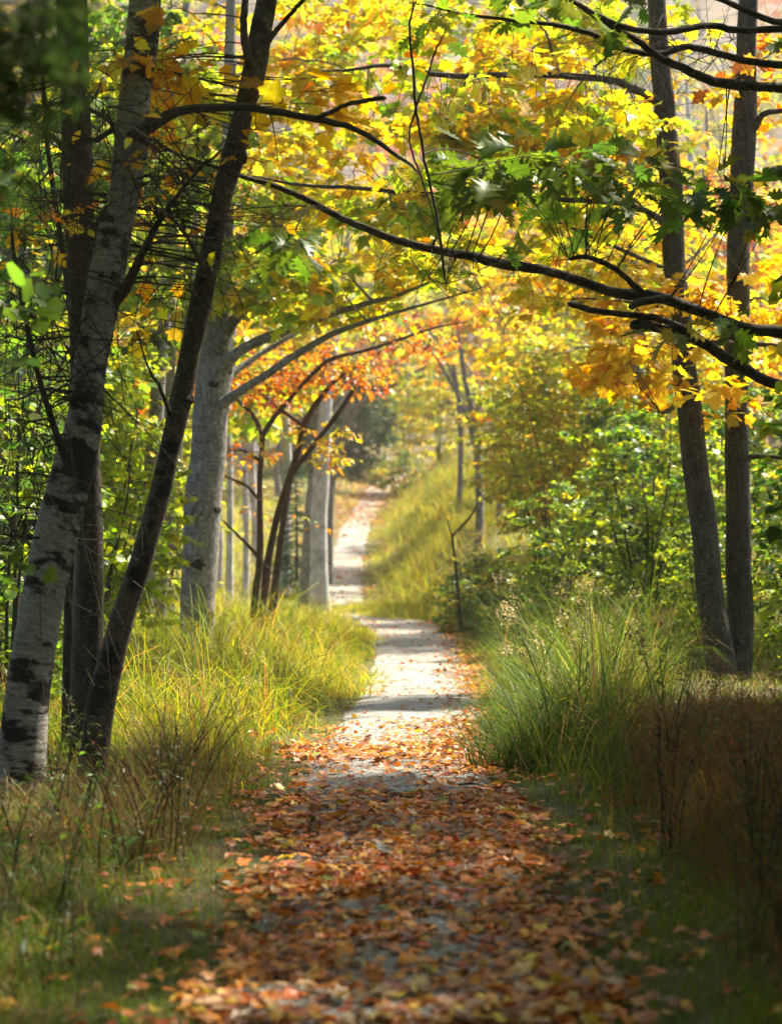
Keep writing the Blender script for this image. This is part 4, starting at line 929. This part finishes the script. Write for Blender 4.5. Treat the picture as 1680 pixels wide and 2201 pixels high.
# small spruce
b = at(-1.62, 38); root = empty('spruce_tree', b, 'small dark green spruce behind the pale sunlit trunk', 'tree')
mb = MB(); mb.tube([b, b + A(.02, 0, .9), b + A(0, 0, 2.5)], [.035, .022, .004], 8); mb.build('trunk', B_TWIG, root)
lb = LB(); tw = MB()
for z in np.arange(.15, 2.4, .13):
    L0 = .85 * (1 - z / 2.5) ** .8
    for q in range(9):
        a = U(0, 6.28); d = A(math.cos(a), math.sin(a), U(-.45, .1)); L = L0 * U(.6, 1.15); s0 = b + A(0, 0, z + U(-.09, .09))
        tw.sticks(s0, s0 + d * L * .5 + A(0, 0, .03), s0 + d * L + A(0, 0, .04), .006, .002)
        m = int(26 * L / .6) + 6; t = U(.12, 1, m)[:, None]; p = s0 + d * L * t; lat = np.cross(d, A(0, 0, 1)) * np.where(U(0, 1, m) < .5, -1, 1)[:, None]
        dr = d * .8 + lat * U(.2, 1, m)[:, None] + A(0, 0, -.15); lb.add(p, dr, A(0, 0, 1) + rng.normal(0, .5, (m, 3)), U(.09, .18, m) * (1.15 - t[:, 0] * .4), jit(pick([((.02, .07, .025), 3), ((.03, .1, .03), 2)], m)))
tw.build('branch', B_TWIG, root)['kind'] = 'stuff'
lb.build('crown', strip([(0, .01, 0), (.5, .07, .5), (1, .01, 1)]), M_SHRUB, root)

# dark bushes standing in for the shaded opening at the end of the path
s_deep = shrub('opening_shade_shrub', 'very dark evergreen bush standing in for the shaded opening at the path end', None, (-1.1, 75), 4.0, 1.2, DARKG, 170, 34, .17, RHOMB, M_FAR, stems=7, reach=.5)
copy_tree(s_deep, tuple(at(-2.6, 73.5)), 1.4, .95, 'dark evergreen bush standing in for shade left of the path end', None)
s_yel = shrub('yellow_bush', 'soft yellow-green bush right of the dark opening', None, (1.5, 70), 4.2, 1.2, YELGRN + OLIVE[:2], 120, 30, .15, RHOMB, M_FAR, reach=.5, low=.55)
copy_tree(s_yel, tuple(at(.5, 80)), 3.4, 1.05, 'yellow-green bush behind the end of the path', None)
s_bank = shrub('low_bush', 'low dark green bush on the bank at the end of the path', None, (.35, 67), 1.3, .9, GREEN + OLIVE, 70, 30, .12, RHOMB, M_FAR, reach=.3)
s_bank2 = shrub('low_bush', 'rounded grassy-green bush at the foot of the bank by the bend', None, (1.25, 31.0), 1.0, .55, GREEN + OLIVE[:2], 60, 30, .06, SPOT, M_SHRUB, reach=.25)

copy_tree(s_bank2, tuple(at(.95, 27.9)), 1.0, .72, 'dull green brushy bush at the foot of the dead sapling', None)
copy_tree(s_bank2, tuple(at(1.35, 28.6)), 3.0, .85, 'dull green bush behind the dead sapling', None)
copy_tree(s_bank2, tuple(at(1.5, 24.6)), 5.0, .8, 'dark low bush in the tall grass right of the bend', None)
# ------------------------------------------------------------------ weeds near the camera
def weed(name, label, loc, h, pal, nst, size, lean=.25, heads=None, bark=B_TWIG, every=9, T=LANCE):
    b = at(*loc); root = empty(name, b, label, 'plant'); tw, lb, hb = MB(), LB(), LB()
    for i in range(nst):
        a = U(0, 6.28); s0 = b + A(*rng.normal(0, .05, 2), 0); hh = h * U(.65, 1.05); e = s0 + A(math.cos(a) * lean * hh, math.sin(a) * lean * hh, hh); mI = s0 + A(0, 0, hh * .55) + A(*rng.normal(0, .03, 2), 0)
        tw.sticks(s0, mI, e, .004, .0018, 8)
        m = every; t = np.linspace(.2, .97, m)[:, None]; p = (1 - t) ** 2 * s0 + 2 * t * (1 - t) * mI + t ** 2 * e; f = U(0, 6.28) + np.arange(m) * 2.4
        dr = np.stack([np.cos(f), np.sin(f), U(-.5, .6, m)], -1)
        lb.add(p, dr, A(0, 0, 1) + rng.normal(0, .25, (m, 3)), size * U(.6, 1.2, m) * (1.15 - .5 * t[:, 0]), jit(pick(pal, m)))
        if heads:
            k = 26; q = e + rng.normal(0, 1, (k, 3)) * A(.022, .022, .035); hb.add(q, rng.normal(0, 1, (k, 3)), rng.normal(0, 1, (k, 3)), U(.012, .024, k), jit(np.tile(A(*heads), (k, 1))))
    tw.build('stem', bark, root)['kind'] = 'stuff'
    lb.build('foliage', T, M_SHRUB, root)
    q = hb.build('seed_head', RHOMB, M_GRASS, root)
    if q is not None: q['kind'] = 'stuff'
    return root


weed('yellow_seedling', 'slender yellow-leaved plant at the front of the right-hand grass', (.93, 12.1), .75, [((.5, .44, .04), 3), ((.36, .38, .04), 2)], 3, .085, .2)
w_gold = weed('dry_goldenrod', 'dry brown weed with pale seed heads at the lower right corner', (1.22, 7.3), .7, [((.10, .13, .03), 3), ((.2, .12, .05), 3)], 8, .06, .35, (.24, .14, .06), every=14)
for (x, y) in [(1.42, 8.4), (1.1, 6.6), (1.55, 9.6), (1.3, 10.4), (1.75, 8.9), (1.12, 8.9), (1.6, 11.2), (1.35, 6.4)]:
    copy_tree(w_gold, tuple(at(x, y)), U(0, 6.28), U(.75, 1.15), 'brown dried weed with pale seed heads in the shaded grass right of the path', 'dry weeds right of the path')
w_green = weed('leafy_weed', 'green leafy weed at the foot of the leaning tree', (-.98, 8.2), .55, [((.07, .14, .02), 3), ((.1, .18, .025), 2)], 5, .08, .3)
for (x, y) in [(-1.25, 8.9), (-1.12, 7.4), (-1.0, 6.5), (-1.4, 9.6), (-1.6, 10.6), (-1.3, 7.9), (-1.15, 6.2)]:
    copy_tree(w_green, tuple(at(x, y)), U(0, 6.28), U(.7, 1.2), 'green leafy weed in the dark grass left of the path', 'leafy weeds left of the path')
w_dry = weed('dry_stalk', 'tuft of reddish dry stalks leaning toward the path', (-.88, 9.3), .6, [((.14, .075, .03), 3), ((.09, .11, .02), 2)], 9, .06, .5)
for (x, y) in [(-1.0, 10.0), (-1.05, 11.2), (-.92, 8.7)]:
    copy_tree(w_dry, tuple(at(x, y)), U(0, 6.28), U(.8, 1.1), 'reddish dry stalks in the weeds by the leaning tree', 'dry stalks left of the path')

# ------------------------------------------------------------------ trees added around the standpoint to shade the start of the path
for (x, y) in [(1.0, 26.9), (1.15, 27.8), (.95, 25.9)]:
    copy_tree(w_dry, tuple(at(x, y)), U(0, 6.28), U(.9, 1.3), 'brown dry stalks at the foot of the dead sapling', 'dry stalks by the dead sapling')
w_seed = weed('seed_grass', 'tall grass stems with pale seed heads rising above the right-hand grass', (1.35, 14.2), 1.0, [((.3, .27, .06), 3), ((.18, .22, .03), 2)], 7, .09, .3, (.48, .38, .2), every=4)
for (x, y) in [(1.0, 15.5), (1.5, 16.8), (.95, 13.4), (1.8, 19), (1.25, 18.2), (1.3, 21.5)]:
    copy_tree(w_seed, tuple(at(x, y)), U(0, 6.28), U(.75, 1.0), 'stems with drooping seed heads in the tall grass right of the path', 'seed grasses right of the path')
for (x, y) in [(-.95, 13.5), (-1.3, 15), (-1.0, 17.3), (-1.5, 19.5), (-.8, 22)]:
    copy_tree(w_seed, tuple(at(x, y)), U(0, 6.28), U(.5, .7), 'stems with drooping seed heads in the golden grass left of the path', 'seed grasses left of the path')
for i in range(16):
    y = U(5.9, 11.5); x = pathx(y) + U(-.6, .6); a = U(0, 6.28); L = U(.06, .17); tb = MB(); q = A(x, y, float(ground(x, y)) + .035); d = A(math.cos(a), math.sin(a), U(-.03, .1)) * L
    tb.tube([q - d, q - d * .2 + A(*rng.normal(0, .012, 2), .006), q + d * .4 + A(*rng.normal(0, .012, 2), 0), q + d], [.004, .0035, .003, .0015], 6, 4)
    f = q + d * .1; tb.sticks(f, f + d * .4 + A(.01, -.01, .02), f + d * .6 + A(-d[1], d[0], .1) * .5, .002, .001)
    tag(tb.build('fallen_twig', B_TWIG), 'short dark twig lying among the fallen leaves on the path', 'twig', 'twigs on the path')
nt_ = wood_tree('added_shade_tree', 'maple added beside the path to shade the start of it', None, (3.9, 6.2), 8.0, 2.5, GREEN + YELGRN[:1], 260, 34, .15, B_DARK, .04, MAPLE_LO, M_MAPLE)  # maples added to block sun and sky over the foreground
for (x, y, rz, s, lab) in [(5.2, 11.0, 1.0, 1.05, 'added shade maple right of the overhanging oak'), (-3.6, 5.6, 2.0, 1.0, 'added shade maple left of the start of the path'), (-4.6, 11, 3.0, 1.05, 'added shade maple at the left beyond the dark trunks'), (2.3, 1.6, 4.0, 1.0, 'added shade maple just behind the right of the start of the path'),
                           (-2.3, 1.2, 5.0, 1.0, 'added shade maple just behind the left of the start of the path'), (.4, -4.5, .4, 1.1, 'added shade maple over the path behind the viewpoint'), (-3.3, 8.3, 1.7, 1.0, 'added shade maple left of the path before the birch'), (4.4, 8.9, 2.9, .95, 'added shade maple right of the path before the oak'), (-1.9, -3.6, 2.2, 1.1, 'added shade maple left of the path behind the viewpoint'), (2.2, -3.0, 3.7, 1.1, 'added shade maple right of the path behind the viewpoint'), *[(x, y, x + y, s, 'added shade maple in the wood behind the viewpoint') for (x, y, s) in [(-5.5, -2, 1.1), (5.5, -2, 1.15), (-4.0, -7, 1.2), (0, -8.5, 1.2), (4.2, -7.2, 1.2), (-7.5, 3, 1.2), (7.4, 3, 1.2), (-6.5, 8, 1.15), (-8, -6, 1.25), (8, -6.5, 1.25)]], (7.0, 16.5, 3.3, 1.1, 'added shade maple at the right past the twin trunks')]:
    copy_tree(nt_, tuple(at(x, y)), rz, s, lab, 'added maples behind the viewpoint' if 'in the wood' in lab else None)
for (x, y, s, rz) in [(2.5, 9.0, 1.2, 0), (2.35, 7.2, 1.15, 2), (3.1, 11.8, 1.25, 3), (3.3, 13.8, 1.2, 4.4), (2.25, 4.8, 1.1, 5), (3.0, 8.0, 1.3, 1), (1.9, 3.0, 1.1, 2.2), (2.35, 6.1, .95, 3.2)]:
    copy_tree(s_green, tuple(at(x, y)), rz, s, 'green bush added beside the overhanging oak to shade the near right', 'added bushes beside the oak')  # bushes added out of view to shade the near right side
M_HEM = leaf_mat('evergreen_needle', .2, .0)
for (x, y, s, rz) in [(-2.25, 6.6, .95, 4), (-1.75, 4.4, .9, 5), (-2.0, 5.6, 1.1, 0), (-2.3, 7.6, 1.15, 2), (-1.9, 3.2, 1.1, 3), (-2.9, 9.8, 1.15, 1.2)]:
    copy_tree(s_dark, tuple(at(x, y)), rz, s, 'dark green shrub added left of the path start to shade the verge', 'thicket left of the start')  # shrubs added out of view to darken the near left side
nb = [A(-1.55, 4.3, -.05), A(-1.5, 4.3, 1.2), A(-1.52, 4.35, 2.4), A(-1.45, 4.3, 3.8), A(-1.5, 4.3, 5.5)]
tree('hemlock_tree', 'dark evergreen close by whose drooping bough hangs into the top left corner', 'tree', [(nb, [.11, .1, .09, .07, .03])], [([A(-1.51, 4.33, 2.8), A(-1.1, 4.25, 2.8), A(-.80, 4.2, 2.5), A(-.72, 4.15, 2.16)], [.04, .03, .02, .006]), ([A(-1.51, 4.33, 2.5), A(-1.1, 4.3, 2.3), A(-.85, 4.25, 2.0), A(-.78, 4.2, 1.75)], [.03, .02, .01, .004])],
     [dict(c=A(-.76, 4.2, 2.22), r=A(.14, .2, .16), n=70, pal=DARKG, lpc=34, size=.04, reach=.10), dict(c=A(-.80, 4.25, 1.95), r=A(.06, .14, .16), n=14, pal=DARKG, lpc=22, size=.04, reach=.09), dict(c=A(-1.4, 4.3, 3.5), r=A(1.0, 1.0, 1.0), n=110, pal=DARKG, lpc=30, size=.06, reach=.3)],
     B_DARK, M_HEM, LANCE, twig_r=.003)
# ------------------------------------------------------------------ light autumn haze
hz = bpy.data.materials.new('haze'); hz.use_nodes = True; ht = hz.node_tree; ht.nodes.clear()
vo = ht.nodes.new('ShaderNodeVolumePrincipled'); vo.inputs['Color'].default_value = (.97, .93, .84, 1); vo.inputs['Density'].default_value = .0008; vo.inputs['Anisotropy'].default_value = .35
ho = ht.nodes.new('ShaderNodeOutputMaterial'); ht.links.new(vo.outputs[0], ho.inputs['Volume'])
bx = np.array([(x, y, z) for x in (-74, 74) for y in (-18, 236) for z in (-1.6, 112)], float)
hb = raw_mesh('haze', bx, np.array([(0, 1, 3, 2), (4, 6, 7, 5), (0, 4, 5, 1), (2, 3, 7, 6), (0, 2, 6, 4), (1, 5, 7, 3)]), hz, smooth=False)
tag(link('haze', hb), 'thin pale haze in the air between the far trees', 'haze', None, 'stuff')
